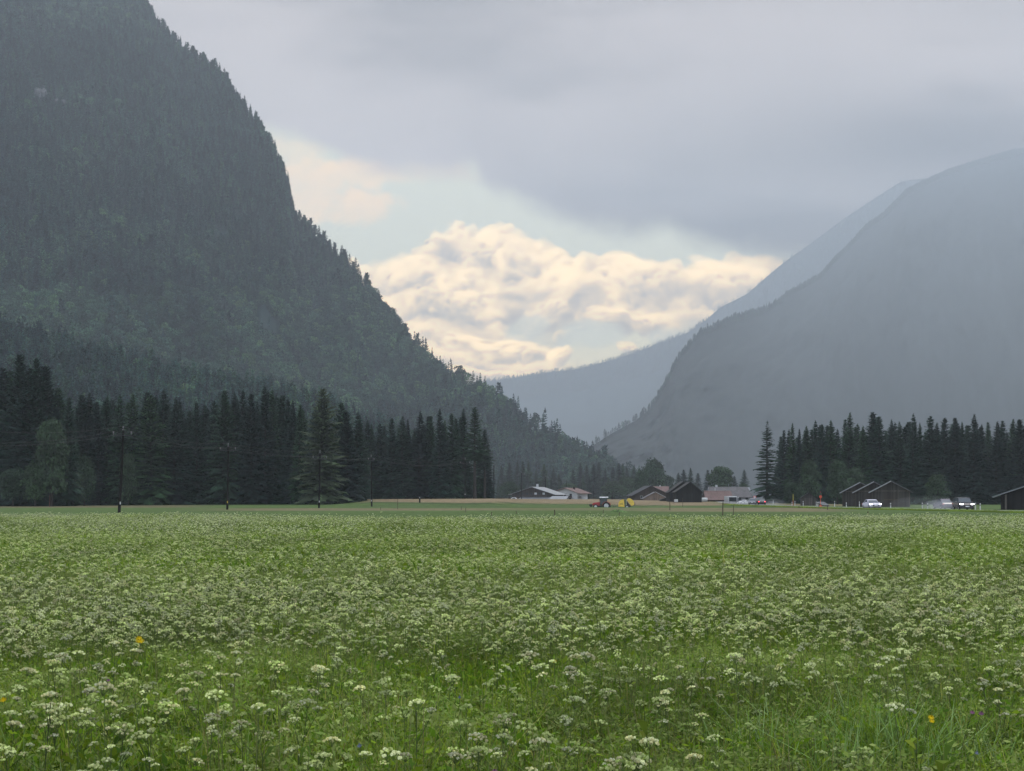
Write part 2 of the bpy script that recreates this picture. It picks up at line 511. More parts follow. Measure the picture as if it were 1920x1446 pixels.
skyC = lerp(skyC, deck, deck_a)
skyC = lerp(skyC, np.broadcast_to(A3(.5, .52, .58), SX.shape + (3,)), np.clip(sstep(0.98, 2.0, SY) + sstep(1.3, 2.3, np.abs(SX)), 0, 1))
dirs = np.stack([SX * 1000 / F, np.ones_like(SX), SY * 1000 / F], -1)
dirs /= np.linalg.norm(dirs, axis=-1, keepdims=True)
nyy, nxx = SX.shape
i_ = (np.arange(nyy - 1)[:, None] * nxx + np.arange(nxx - 1)[None]).reshape(-1)
sm = bpy.data.materials.new('cloudy_sky'); sm.use_nodes = True
st = NT(sm.node_tree)
for n in list(st.n): st.n.remove(n)
so_ = st.node('ShaderNodeOutputMaterial'); se = st.node('ShaderNodeEmission'); sa = st.node('ShaderNodeAttribute', attribute_name='col')
st.l.new(sa.outputs['Color'], se.inputs['Color']); st.l.new(se.outputs[0], so_.inputs['Surface'])
sm.cycles.emission_sampling = 'NONE'


def build_sky():
    vv_ = (dirs * 18000).reshape(-1, 3)
    f_ = np.stack([i_, i_ + 1, i_ + nxx + 1, i_ + nxx], -1)
    n = len(f_)
    me = bpy.data.meshes.new('sky')
    me.vertices.add(len(vv_)); me.loops.add(n * 4); me.polygons.add(n)
    me.vertices.foreach_set('co', np.asarray(vv_, np.float32).reshape(-1))
    me.loops.foreach_set('vertex_index', np.asarray(f_, np.int32).reshape(-1))
    me.polygons.foreach_set('loop_start', np.arange(0, n * 4, 4, dtype=np.int32))
    me.polygons.foreach_set('loop_total', np.full(n, 4, np.int32))
    at_ = me.attributes.new('col', 'FLOAT_COLOR', 'POINT')
    cc_ = np.ones((len(vv_), 4), np.float32); cc_[:, :3] = skyC.reshape(-1, 3)
    at_.data.foreach_set('color', cc_.reshape(-1))
    me.materials.append(sm); me.update()
    tag(obj('sky', me), kind='structure')


build_sky()
# ------------------------------------------------------------------ ground sheet
def road_x(y):
    return np.interp(y, [-300, 60, 150, 190, 220, 270, 333, 400, 520, 700, 1200], [72, 70, 65, 62.2, 58.6, 58.0, 58.6, 62.2, 78, 110, 200])


def ground_colour(x, y):
    """True colour of the fields: wild meadow, mown strips, hay stubble."""
    p = 960 + F * x / np.maximum(y, 30.0)
    wob = (fbm(x * 0.03, y * 0.02, 5) - 0.5)
    yy = y * (1 + 0.10 * wob)
    soil = np.stack([0.035 + 0 * x, 0.052 + 0 * x, 0.016 + 0 * x], -1)
    mown = np.array([0.060, 0.092, 0.026]); hay = np.array([0.170, 0.130, 0.078]); pale = np.array([0.125, 0.108, 0.058]); dark = np.array([0.034, 0.052, 0.018]); green = np.array([0.056, 0.085, 0.028])
    c = np.repeat(mown[None], x.size, 0).reshape(x.shape + (3,)) * (0.85 + 0.35 * fbm(x * .08, y * .05, 9))[..., None]
    def put(mask, col):
        nonlocal c
        m = np.clip(mask, 0, 1)[..., None]
        c = c * (1 - m) + col * (0.82 + 0.36 * fbm(x * .12, y * .06, 3))[..., None] * m
    # first pale strip, left to middle (rows 950-957)
    put(sstep(183, 190, yy) * (1 - sstep(228, 240, yy)) * sstep(330, 480, p) * (1 - sstep(1440, 1500, p)) * (0.45 + 0.55 * sstep(.35, .6, fbm(x * .05, y * .03, 21))), pale)
    put(sstep(165, 180, yy) * (1 - sstep(240, 262, yy)) * sstep(1190, 1260, p) * (1 - sstep(1560, 1600, p)), pale * 1.05)
    put(sstep(240, 252, yy) * (1 - sstep(268, 290, yy)) * sstep(640, 700, p) * (1 - sstep(1480, 1540, p)), green)
    # hay on the rise
    pk = np.array([600, 690, 832, 900, 1000, 1100, 1250, 1300, 1400, 1560, 1700], float)
    tk = np.array([942, 942.4, 943.8, 945.3, 944.8, 945.6, 947.6, 948.6, 947.0, 948.5, 950], float)
    dk_ = np.arange(225.0, 470.0, 1.0); hk_ = []
    for p0, t0 in zip(pk, tk):
        rows = HZ - F * (gz((p0 - 960) / F * dk_, dk_) - CAMZ) / dk_
        hit = np.nonzero(rows <= t0)[0]
        hk_.append(dk_[hit[0]] if len(hit) else 360.0)
    hs = np.interp(p, pk, hk_)
    put(sstep(0, 9, y - hs) * sstep(655, 690, p) * (1 - sstep(1560, 1640, p)), hay)
    put(sstep(-9, -3, y - hs) * (1 - sstep(0, 5, y - hs)) * sstep(655, 690, p) * (1 - sstep(1250, 1450, p)), dark)
    # rough grass along the left wood
    put(sstep(240, 262, yy) * (1 - sstep(330, 420, p)), np.array([0.10, 0.088, 0.046]))
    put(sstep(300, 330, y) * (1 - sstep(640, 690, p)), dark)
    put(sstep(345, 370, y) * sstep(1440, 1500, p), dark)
    put(sstep(-7.5, -5, x - road_x(y)) * (1 - sstep(5, 7.5, x - road_x(y))) * sstep(40, 100, y), np.array([0.12, 0.12, 0.06]))
    m = (1 - sstep(92, 104, yy))[..., None]
    c = c * (1 - m) + soil * m
    m = sstep(900, 1000, y)[..., None]
    return c * (1 - m) + np.array([0.025, 0.035, 0.018]) * m


xs = np.concatenate([-np.geomspace(260, 4200, 22)[::-1], np.arange(-250, 251, 5.0), np.geomspace(260, 4800, 22)])
ys = np.concatenate([np.arange(-280, 100, 12.0), np.arange(100, 460, 3.0), np.geomspace(464, 11500, 60)])
XX, YY = np.meshgrid(xs, ys)
ZZ = gz(XX, YY)
nx, ny = len(xs), len(ys)
vv = np.stack([XX, YY, ZZ], -1).reshape(-1, 3)
ii = (np.arange(ny - 1)[:, None] * nx + np.arange(nx - 1)[None]).reshape(-1)
ff = np.stack([ii, ii + 1, ii + nx + 1, ii + nx], -1)


def grid_mesh(name, vv, ff, mat, cols=None, smooth=True):
    me = bpy.data.meshes.new(name)
    n = len(ff)
    me.vertices.add(len(vv)); me.loops.add(n * 4); me.polygons.add(n)
    me.vertices.foreach_set('co', np.asarray(vv, np.float32).reshape(-1))
    me.loops.foreach_set('vertex_index', np.asarray(ff, np.int32).reshape(-1))
    me.polygons.foreach_set('loop_start', np.arange(0, n * 4, 4, dtype=np.int32))
    me.polygons.foreach_set('loop_total', np.full(n, 4, np.int32))
    if smooth: me.polygons.foreach_set('use_smooth', np.ones(n, bool))
    if cols is not None:
        at = me.attributes.new('col', 'FLOAT_COLOR', 'POINT')
        cc = np.ones((len(vv), 4), np.float32); cc[:, :3] = cols
        at.data.foreach_set('color', cc.reshape(-1))
    me.materials.append(mat); me.update()
    return me


def drift(mat, scale):
    """Large drifts of lighter and darker tree colour across the slopes."""
    t = NT(mat.node_tree); b = mat.node_tree.nodes['Principled BSDF']
    src = b.inputs['Base Color'].links[0].from_socket
    po = t.node('ShaderNodeNewGeometry').outputs['Position']
    mp = t.node('ShaderNodeMapping'); t.l.new(po, mp.inputs[0]); mp.inputs['Scale'].default_value = (scale, scale, scale * .7)
    n = t.noise(mp.outputs[0], 1.0, 4.0, .6, .4)
    k = t.ramp(n, [(0.30, (0.24, 0.27, 0.30)), (0.5, (0.48, 0.5, 0.5)), (0.70, (0.74, 0.78, 0.62))])
    c = t.mix(1.0, t.mix(1.0, src, k, 'MULTIPLY'), (2, 2, 2), 'MULTIPLY')
    for l in list(src.links): 
        if l.to_socket == b.inputs['Base Color'] or l.to_node.type == 'BSDF_TRANSLUCENT': 
            ts = l.to_socket; t.l.remove(l); t.l.new(c, ts)


drift(M['slope'], .0075)
gm, gt, gb = new_mat('fields')
at = gt.node('ShaderNodeAttribute', attribute_name='col')
po = gt.node('ShaderNodeNewGeometry').outputs['Position']
mpg = gt.node('ShaderNodeMapping'); gt.l.new(po, mpg.inputs[0]); mpg.inputs['Scale'].default_value = (1.0, 0.35, 1)
gn = gt.noise(mpg.outputs[0], 0.9, 6.0, 0.7)
gk = gt.ramp(gn, [(0.25, 0.28), (0.75, 0.72)])
gc = gt.mix(1.0, at.outputs['Color'], gk, 'MULTIPLY'); gc = gt.mix(1.0, gc, (2, 2, 2), 'MULTIPLY')
gt.l.new(gc, gb.inputs['Base Color']); gb.inputs['Roughness'].default_value = 0.95; gb.inputs['Specular IOR Level'].default_value = 0.05
ground = obj('ground', grid_mesh('ground', vv, ff, gm, ground_colour(XX, YY).reshape(-1, 3)))
tag(ground, kind='structure')

# road
rm = mat_plain('wet_asphalt', (0.055, 0.056, 0.06), 0.35, 0.5, 0.2, 0.8)
rb = MB(); prof = []
for y in list(range(-200, 700, 10)):
    cx = float(road_x(y)); secs = []
    for off, h in ((-4.6, -0.05), (-3.2, 0.05), (3.2, 0.05), (4.6, -0.05)):
        secs.append((cx + off, y, gzf(cx + off, y) + h + 0.01))
    prof.append(secs)
nv = [p for q in prof for p in q]
rb.add(nv, [(i * 4 + k, i * 4 + k + 1, i * 4 + 4 + k + 1, i * 4 + 4 + k) for i in range(len(prof) - 1) for k in range(3)])
tag(rb.build('road', rm), kind='structure')

# ------------------------------------------------------------------ mountains
def slope_mesh(name, cols, base, nt=60, nc=160, pw=1.15, rough=0.0, seed=0, back=0.35, colour=(0.013, 0.028, 0.028), lowcut=0.0):
    """A mountainside: for each bearing a crest point (from its skyline) and a foot, joined by a
    concave slope with gullies; behind the crest the ground falls away again."""
    cpx = np.array([c[0] for c in cols], float); cpy = np.array([c[1] for c in cols], float); cd = np.array([c[2] for c in cols], float)
    bpx = np.array([b[0] for b in base], float); bd = np.array([b[1] for b in base], float)
    s = np.cumsum(np.r_[0, np.hypot(np.diff(cpx), np.diff(cpy))]); s /= s[-1]
    q = np.linspace(0, 1, nc)
    px = np.interp(q, s, cpx); py = np.interp(q, s, cpy); dt = np.interp(q, s, cd)
    db = np.interp(px, bpx, bd)
    rows = []
    for t in np.linspace(0, 1, nt):
        d = db + (dt - db) * t
        zt = CAMZ + (HZ - py) / F * dt
        z = zt * t ** pw
        bulge = (fbm(q * 14 + seed, t * 3.0 + seed, seed) - 0.5) + 0.5 * (fbm(q * 40, t * 9.0, seed + 4) - 0.5)
        d = d + bulge * rough * 4 * t * (1 - t)
        x = (px - 960) / F * d
        rows.append(np.stack([x, d, np.maximum(z, -1.5) - (1 - min(1, t * 20)) * 1.5], -1))
    for t in np.linspace(0.1, 1, 8):
        d = dt + t * dt * back
        zt = CAMZ + (HZ - py) / F * dt
        z = zt * (1 - t) * (1 - 0.25 * t) - 3 * t
        x = (px - 960) / F * dt * (1 + 0.05 * t)
        rows.append(np.stack([x, d, z], -1))
    G_ = np.stack(rows)
    n_t, n_c = G_.shape[:2]
    i_ = (np.arange(n_t - 1)[:, None] * n_c + np.arange(n_c - 1)[None]).reshape(-1)
    f_ = np.stack([i_, i_ + 1, i_ + n_c + 1, i_ + n_c], -1)
    m = mat_plain(name + '_forest_floor', colour, 0.95, 0.05, 0.35, 0.02)
    o = obj(name, grid_mesh(name, G_.reshape(-1, 3), f_, m)); tag(o, kind='structure')
    return G_[:nt], o


L_CREST = [(-300, -420, 3000), (0, -220, 2800), (180, -90, 2595), (264, 0, 2500), (296, 46, 2448), (338, 90, 2380), (364, 114, 2337), (400, 134, 2279), (430, 166, 2230), (462, 214, 2174), (488, 246, 2128), (508, 282, 2094), (526, 312, 2062), (538, 350, 2041), (544, 384, 2030), (558, 412, 2008), (598, 450, 1950), (625, 475, 1910), (660, 510, 1859), (700, 556, 1800), (740, 612, 1752), (770, 652, 1716), (800, 677, 1680), (850, 712, 1620), (900, 735, 1580), (950, 766, 1540), (986, 800, 1500), (1036, 826, 1469), (1086, 860, 1439), (1126, 882, 1415), (1171, 903, 1387), (1211, 925, 1363), (1248, 937, 1340)]
gL, mountL = slope_mesh('mountain', L_CREST, [(-300, 900), (268, 940), (550, 1050), (800, 1200), (1000, 1290), (1262, 1335)], 90, 260, 1.12, 120, 1)
H_CREST = [(-260, 590, 900), (-60, 625, 880), (20, 648, 870), (90, 668, 860), (200, 697, 850), (300, 722, 850), (400, 742, 850), (520, 765, 860), (640, 800, 880), (760, 850, 900), (860, 925, 920)]
gH, mountH = slope_mesh('foothill', H_CREST, [(-260, 600), (400, 640), (860, 850)], 26, 90, 0.9, 12, 2, back=0.12)
R_CREST = [(2500, 170, 8300), (2200, 205, 8800), (1920, 278, 9400), (1850, 298, 9200), (1780, 320, 9000), (1740, 338, 8700), (1700, 358, 8400), (1660, 398, 7900), (1620, 428, 7500), (1600, 452, 7200), (1560, 492, 6700), (1540, 516, 6400), (1480, 550, 5800),
           (1460, 566, 5500), (1430, 582, 5250), (1372, 598, 4600), (1312, 626, 4150), (1290, 648, 4000), (1272, 672, 3850), (1252, 712, 3700), (1236, 742, 3600), (1220, 766, 3500), (1190, 790, 3350), (1150, 811, 3200), (1105, 840, 3050), (1060, 868, 2950), (1000, 905, 2800), (930, 937, 2720)]
gR, mountR = slope_mesh('mountain', R_CREST, [(2500, 1300), (1920, 1450), (1500, 1850), (1220, 2350), (930, 2700)], 90, 260, 1.1, 420, 3, colour=(0.009, 0.014, 0.015))
F_CREST = [(700, 760, 9700), (850, 728, 9700), (930, 714, 9700), (980, 706, 9700), (1040, 697, 9700), (1080, 693, 9700), (1150, 675, 9700), (1200, 658, 9750), (1250, 639, 9800), (1290, 624, 9800), (1320, 603, 9900), (1350, 577, 10000), (1400, 552, 10100), (1440, 517, 10200), (1470, 492, 10300),
           (1520, 457, 10400), (1580, 412, 10500), (1640, 372, 10600), (1690, 340, 10700), (1740, 334, 10600), (1850, 334, 10500), (1990, 334, 10400)]
gF, mountF = slope_mesh('mountain', F_CREST, [(700, 8600), (1300, 8800), (1990, 9300)], 40, 140, 1.0, 300, 5, back=0.05)


# ------------------------------------------------------------------ trees: meshes
def spruce_mesh(name, seed, h, rad, z0=0.6, step=0.55, tw=0.22, dens=1.0, droop=0.35, col=(0.020, 0.036, 0.022), sharp=0.85, mat='needle', ragged=0.25, wide_top=0.0, up=0.2, twigs=1.0, wing=0.30):
    """A conifer crown: whorls of boughs, each a drooping feathered blade edged with hanging sprays."""
    rs = np.random.RandomState(seed)
    S = Soup(); Q = []; C = []
    z = z0
    lean = rs.uniform(-.012, .012, 2)
    k0 = np.array(col)
    while z < h - 0.15:
        fr = (z - z0) / (h - z0)
        r = rad * min(1.0, (1 - fr) * 1.12 + wide_top) ** sharp * (0.85 + ragged * (rs.rand() - .35))
        if fr < 0.10: r *= 0.8 + fr * 2
        nb = max(5, int(round((5.5 + 4.5 * (1 - fr)) * dens)))
        a0 = rs.rand() * 6.28
        for b in range(nb):
            if rs.rand() < 0.05: continue
            az = a0 + b * 6.28 / nb + rs.uniform(-.3, .3)
            L = r * rs.uniform(1 - 1.3 * ragged, 1.1)
            if L < 0.12: continue
            e = (up + 0.45 * fr) - 0.25 * (1 - fr) + rs.uniform(-.12, .12)
            dr = droop * (1.1 - fr) / max(rad, 1e-3)
            ca, sa = math.cos(az), math.sin(az)
            zb = z + rs.uniform(-.3, .3) * step
            tone = rs.uniform(0.6, 1.4)
            n = max(2, min(6, int(1 + L / (tw * 3.2))))
            def P(s):
                return np.array([ca * L * s + lean[0] * z, sa * L * s + lean[1] * z, zb + L * s * e - dr * (L * s) ** 2])
            wd = max(tw * min(1.3, .4 + L), L * wing)
            for k in range(n):
                s0, s1 = k / n, (k + 1) / n
                p0, p1 = P(s0), P(s1)
                w0 = wd * (0.5 + 1.2 * s0) * (1 - s0) ** .55 + tw * .15
                w1 = wd * (0.5 + 1.2 * s1) * (1 - s1) ** .55 + tw * .15
                for sd in (-1, 1):
                    sv = np.array([-sa * sd, ca * sd, -rs.uniform(.25, .75)])
                    Q.append([p0, p1, p1 + sv * w1 * rs.uniform(.7, 1.2), p0 + sv * w0 * rs.uniform(.7, 1.2)])
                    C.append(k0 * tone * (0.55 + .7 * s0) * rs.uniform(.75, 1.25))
            nt_ = int(twigs * (2 + L / (tw * 1.6)))
            for k in range(nt_):
                s = 0.3 + 0.7 * (k + rs.rand()) / max(nt_, 1)
                base = P(s)
                sd = 1 if rs.rand() < .5 else -1
                an = az + sd * rs.uniform(.2, 1.1)
                tl = (0.6 + 0.6 * (1 - s)) * tw * 2.6 * rs.uniform(.6, 1.3) * min(1, 0.25 + L * .3 / tw * .35)
                t = np.array([math.cos(an), math.sin(an), -rs.uniform(.1, .9) + e * .5])
                sdv = np.array([-math.sin(an), math.cos(an), rs.uniform(-.4, .4)]) * tw * rs.uniform(.4, .7)
                base = base + sdv * rs.uniform(-1, 1)
                tip = base + t * tl
                Q.append([base - sdv * .7, base + sdv * .7, tip + sdv * .2 + (0, 0, -tw * .2), tip - sdv * .2])
                C.append(k0 * tone * rs.uniform(.9, 2.4))  # sprays lighter than the boughs, sunlit tips put into the colour
        z += step * (0.55 + 0.6 * (1 - fr)) * rs.uniform(.8, 1.2)
    for k in range(4):      # leader
        a = rs.rand() * 6.28; o = np.array([math.cos(a), math.sin(a), 0]) * tw * .4
        b = np.array([lean[0] * h, lean[1] * h, h - 1.0])
        Q.append([b - o, b + o, b + (0, 0, 1.0) + o * .15, b + (0, 0, 1.0) - o * .15]); C.append(k0)
    S.add(np.array(Q), np.array(C))
    return S.mesh(name, M[mat])


def trunk_mesh(name, h, r, n=7, limbs=0, seed=0, spread=1.0):
    rs = np.random.RandomState(seed)
    mb = MB()
    mb.tube([(0, 0, -.4), (0, 0, h * .1), (rs.uniform(-.05, .05) * spread, rs.uniform(-.05, .05) * spread, h * .5), (0, 0, h * .96)], [r * 1.25, r, r * .62, r * .08], n)
    for k in range(limbs):
        a = rs.rand() * 6.28; z = h * rs.uniform(.25, .7)
        L = spread * rs.uniform(.5, .9)
        mb.tube([(0, 0, z), (math.cos(a) * L * .5, math.sin(a) * L * .5, z + L * .35), (math.cos(a) * L, math.sin(a) * L, z + L * .9)], [r * .45, r * .3, r * .1], 5)
    me = bpy.data.meshes.new(name); me.from_pydata(mb.v, [], mb.f); me.materials.append(M['bark']); me.update()
    return me


def leafy_mesh(name, seed, h, rx, z0, lumps=16, per=260, leaf=0.3, col=(0.045, 0.065, 0.025), mat='leaf', top=0.35, tone=0.5):
    rs = np.random.RandomState(seed)
    S = Soup()
    hc = (h - z0)
    for i in range(lumps):
        # lump centres fill an egg that narrows towards the top
        v = ((i + rs.rand()) / lumps) ** 0.85
        a = i * 2.4 + rs.rand()
        env = math.sin(math.pi * (0.16 + 0.74 * v)) ** 0.8
        rr = rx * env * (0.15 + 0.5 * rs.rand() ** .5)
        c = np.array([math.cos(a) * rr, math.sin(a) * rr, z0 + hc * (0.12 + 0.74 * v)])
        lr = rx * rs.uniform(.42, .66) * (1 - top * v * .7)
        n = per
        dr = rs.normal(size=(n, 3)); dr /= np.linalg.norm(dr, axis=1)[:, None]
        dr[:, 2] = np.where(dr[:, 2] < -.35, -dr[:, 2], dr[:, 2])
        p = c + dr * lr * np.array([1, 1, .9]) * (0.62 + 0.48 * rs.rand(n))[:, None]
        nrm = dr + rs.normal(size=(n, 3)) * .55; nrm /= np.linalg.norm(nrm, axis=1)[:, None]
        u = np.cross(nrm, rs.normal(size=(n, 3))); u /= np.linalg.norm(u, axis=1)[:, None]
        v_ = np.cross(nrm, u)
        sz = leaf * rs.uniform(.6, 1.3, n)[:, None]
        q = np.stack([p - u * sz * .5, p + v_ * sz * .32, p + u * sz * .5, p - v_ * sz * .32], 1)
        S.add(q, np.array(col) * (1 + tone * rs.uniform(-1, 1)) * rs.uniform(.6, 1.45, n)[:, None])
    return S.mesh(name, M[mat])


# ------------------------------------------------------------------ scatter (only for uncountable cover)
def library(name, meshes):
    c = bpy.data.collections.new(name)
    for i, me in enumerate(meshes):
        o = bpy.data.objects.new('%s_%02d' % (name, i), me); c.objects.link(o)
    return c


def scatter(name, lib, pos, rot, scl, idx, label=None):
    n = len(pos)
    me = bpy.data.meshes.new(name)
    me.vertices.add(n); me.vertices.foreach_set('co', np.asarray(pos, np.float32).reshape(-1))
    for nm, ty, key, arr in (('rot', 'FLOAT_VECTOR', 'vector', rot), ('scl', 'FLOAT_VECTOR', 'vector', scl), ('idx', 'INT', 'value', idx)):
        a = me.attributes.new(nm, ty, 'POINT')
        a.data.foreach_set(key, np.asarray(arr, np.int32 if ty == 'INT' else np.float32).reshape(-1))
    me.update()
    o = obj(name, me); tag(o, label=label, kind='stuff')
    ng = bpy.data.node_groups.new(name, 'GeometryNodeTree')
    ng.interface.new_socket('Geometry', in_out='INPUT', socket_type='NodeSocketGeometry')
    ng.interface.new_socket('Geometry', in_out='OUTPUT', socket_type='NodeSocketGeometry')
    N = NT(ng)
    a = N.node('NodeGroupInput'); z = N.node('NodeGroupOutput')
    ci = N.node('GeometryNodeCollectionInfo'); ci.inputs['Collection'].default_value = lib
    ci.inputs['Separate Children'].default_value = True; ci.inputs['Reset Children'].default_value = True
    ip = N.node('GeometryNodeInstanceOnPoints')
    ip.inputs['Pick Instance'].default_value = True
    def attr(nm, dt):
        nd = N.node('GeometryNodeInputNamedAttribute', data_type=dt); nd.inputs['Name'].default_value = nm
        return [s for s in nd.outputs if s.name == 'Attribute' and s.enabled][0]
    N.l.new(a.outputs[0], ip.inputs['Points']); N.l.new(ci.outputs[0], ip.inputs['Instance'])
    N.l.new(attr('idx', 'INT'), ip.inputs['Instance Index'])
    N.l.new(attr('rot', 'FLOAT_VECTOR'), ip.inputs['Rotation'])
    N.l.new(attr('scl', 'FLOAT_VECTOR'), ip.inputs['Scale'])
    N.l.new(ip.outputs[0], z.inputs[0])
    md = o.modifiers.new('scatter', 'NODES'); md.node_group = ng
    return o


def grid_sample(G_, n, rs, tmin=0.0, tmax=1.0, weight=None):
    """Random points on a slope grid, evenly by area (times weight)."""
    nt_, nc_ = G_.shape[:2]
    a = G_[1:, :-1] - G_[:-1, :-1]; b = G_[:-1, 1:] - G_[:-1, :-1]
    ar = np.linalg.norm(np.cross(a, b), axis=-1)
    tt = (np.arange(nt_ - 1) + .5) / (nt_ - 1)
    ar = ar * ((tt >= tmin) & (tt <= tmax))[:, None]
    if weight is not None: ar = ar * weight(0.25 * (G_[1:, :-1] + G_[:-1, :-1] + G_[1:, 1:] + G_[:-1, 1:]), tt[:, None])
    pr = ar.reshape(-1); pr = pr / pr.sum()
    k = rs.choice(len(pr), n, p=pr); i, j = k // (nc_ - 1), k % (nc_ - 1)
    u, v = rs.rand(n)[:, None], rs.rand(n)[:, None]
    return (G_[i, j] * (1 - u) * (1 - v) + G_[i + 1, j] * u * (1 - v) + G_[i, j + 1] * (1 - u) * v + G_[i + 1, j + 1] * u * v), (i + u[:, 0]) / (nt_ - 1)


slope_meshes = []
for k in range(5):
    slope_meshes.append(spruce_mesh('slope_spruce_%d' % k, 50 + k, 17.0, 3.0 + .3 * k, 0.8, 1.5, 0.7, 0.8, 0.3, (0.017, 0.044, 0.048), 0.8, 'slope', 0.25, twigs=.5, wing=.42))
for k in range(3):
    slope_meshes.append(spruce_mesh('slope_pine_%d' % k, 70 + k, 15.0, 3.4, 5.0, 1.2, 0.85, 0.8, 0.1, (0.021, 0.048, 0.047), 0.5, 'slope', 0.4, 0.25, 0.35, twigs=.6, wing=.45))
for k in range(3):
    slope_meshes.append(leafy_mesh('slope_beech_%d' % k, 80 + k, 13.0, 4.8, 1.0, 12, 36, 1.1, (0.030, 0.058, 0.044), 'slope'))
slope_lib = library('slope_trees', slope_meshes)
far_meshes = [spruce_mesh('far_spruce_%d' % k, 90 + k, 24.0, 5.0, 0.5, 2.6, 1.4, 0.6, 0.3, (0.017, 0.044, 0.048), 0.8, 'slope', 0.25, twigs=.4, wing=.45) for k in range(4)]
far_lib = library('far_trees', far_meshes)


def in_view(p, m=120):
    px = 960 + F * p[:, 0] / p[:, 1]; py = HZ - F * (p[:, 2] - CAMZ) / p[:, 1]
    return (px > -m) & (px < 1920 + m) & (py > -m)


ROCKS = [(76, 186, 24, 26), (114, 203, 18, 10)]


def px_of(p):
    return 960 + F * p[:, 0] / p[:, 1], HZ - F * (p[:, 2] - CAMZ) / p[:, 1]


rs = np.random.RandomState(3)
pos, tt = grid_sample(gL, 56000, rs, 0.0, 1.0)
keep = in_view(pos)
ppx, ppy = px_of(pos)
gapn = fbm(pos[:, 0] * .012, pos[:, 1] * .012 + pos[:, 2] * .01, 8)
keep &= gapn > 0.2
for (rx_, ry_, rw, rh) in ROCKS:
    keep &= ~((((ppx - rx_) / (rw * .62)) ** 2 + ((ppy - ry_ + 2) / (rh * .75)) ** 2 < 1) & (rs.rand(len(pos)) < 0.95))
pos = pos[keep]; ppx = ppx[keep]; ppy = ppy[keep]; gapn = gapn[keep]
n = len(pos)
kind = rs.rand(n)
broad = fbm(pos[:, 0] * .006, pos[:, 2] * .008, 14) + 0.25 * (ppy > 560) - 0.1
idx = np.where(kind < 0.62, rs.randint(0, 5, n), rs.randint(5, 8, n))
idx = np.where((rs.rand(n) < sstep(.42, .72, broad) * .85), rs.randint(8, 11, n), idx)
size = (0.62 + 1.05 * rs.rand(n) ** 1.6) * (0.95 + .5 * (gapn - .5))
scl = np.stack([size * rs.uniform(.9, 1.2, n), size * rs.uniform(.9, 1.2, n), size * rs.uniform(.85, 1.15, n)], -1)
rot = np.stack([rs.normal(0, .03, n), rs.normal(0, .03, n), rs.rand(n) * 6.28], -1)
scatter('mountain_forest', slope_lib, pos - np.array([0, 0, .5]), rot, scl, idx, 'dense conifer forest covering the steep mountainside behind the left wood')
# crest trees standing a little proud of the skyline
# foothill wood
pos, tt = grid_sample(gH, 7000, rs, 0.0, 1.0)
pos = pos[in_view(pos)]; n = len(pos)
size = rs.uniform(.7, 1.25, n)
scl = np.repeat(size[:, None], 3, 1) * rs.uniform(.9, 1.15, (n, 3))
idx = np.where(rs.rand(n) < .72, rs.randint(0, 5, n), rs.randint(5, 11, n))
scatter('foothill_forest', slope_lib, pos - np.array([0, 0, .5]), np.stack([0 * size, 0 * size, rs.rand(n) * 6.28], -1), scl, idx, 'mixed forest on the low foothill rising behind the left wood')
# right-hand mountain and the far ridge
pos, tt = grid_sample(gR, 17000, rs, 0.965, 1.0); pos = pos[in_view(pos)]
gn_ = fbm(pos[:, 0] * .004, pos[:, 2] * .006, 31)
pos = pos[gn_ > .24]; n = len(pos)
size = rs.uniform(.5, 1.1, n); scl = np.repeat(size[:, None], 3, 1) * rs.uniform(.85, 1.2, (n, 3)) * np.array([1.25, 1.25, .8])
scatter('mountain_forest', far_lib, pos - np.array([0, 0, 1.]), np.stack([0 * size, 0 * size, rs.rand(n) * 6.28], -1), scl, rs.randint(0, 4, n), 'hazy forest on the right mountainside across the valley')
pos, tt = grid_sample(gF, 26000, rs, 0.8, 1.0)
pos = pos[in_view(pos)]; px_f, _ = px_of(pos)
pos = pos[(px_f < 1330) | (rs.rand(len(pos)) < .25)]; n = len(pos)
size = rs.uniform(.7, 1.3, n) * 1.15; scl = np.repeat(size[:, None], 3, 1)
scatter('ridge_forest', far_lib, pos - np.array([0, 0, 1.]), np.stack([0 * size, 0 * size, rs.rand(n) * 6.28], -1), scl, rs.randint(0, 4, n), 'pale fringe of trees along the farthest ridge')
#@@TREES
# ------------------------------------------------------------------ valley trees, each one a thing
ORD = ['first', 'second', 'third', 'fourth', 'fifth', 'sixth', 'seventh', 'eighth', 'ninth', 'tenth', 'eleventh', 'twelfth', 'thirteenth', 'fourteenth', 'fifteenth', 'sixteenth', 'seventeenth', 'eighteenth']
SPR = []
for k in range(7):
    hh = 26.0
    rr = [4.3, 4.9, 3.9, 5.3, 4.6, 3.7, 4.9][k]
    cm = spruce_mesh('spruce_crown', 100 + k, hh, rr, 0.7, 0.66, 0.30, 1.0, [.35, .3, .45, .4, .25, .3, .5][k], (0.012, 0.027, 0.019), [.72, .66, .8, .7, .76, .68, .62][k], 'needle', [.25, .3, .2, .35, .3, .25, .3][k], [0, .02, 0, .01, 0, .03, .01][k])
    tm = trunk_mesh('spruce_trunk', hh, 0.28, 7, 0, k)
    SPR.append((cm, tm, hh, rr))
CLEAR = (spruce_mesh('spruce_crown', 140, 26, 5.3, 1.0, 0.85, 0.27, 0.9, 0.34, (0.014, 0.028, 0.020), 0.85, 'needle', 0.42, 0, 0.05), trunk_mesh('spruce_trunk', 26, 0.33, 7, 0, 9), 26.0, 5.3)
BARE = (spruce_mesh('spruce_crown', 150, 26, 3.3, 11.5, 0.62, 0.26, 1.0, 0.3, (0.012, 0.026, 0.018), 0.7, 'needle', 0.3, .05), trunk_mesh('spruce_trunk', 26, 0.36, 7, 0, 19), 26.0, 3.3)


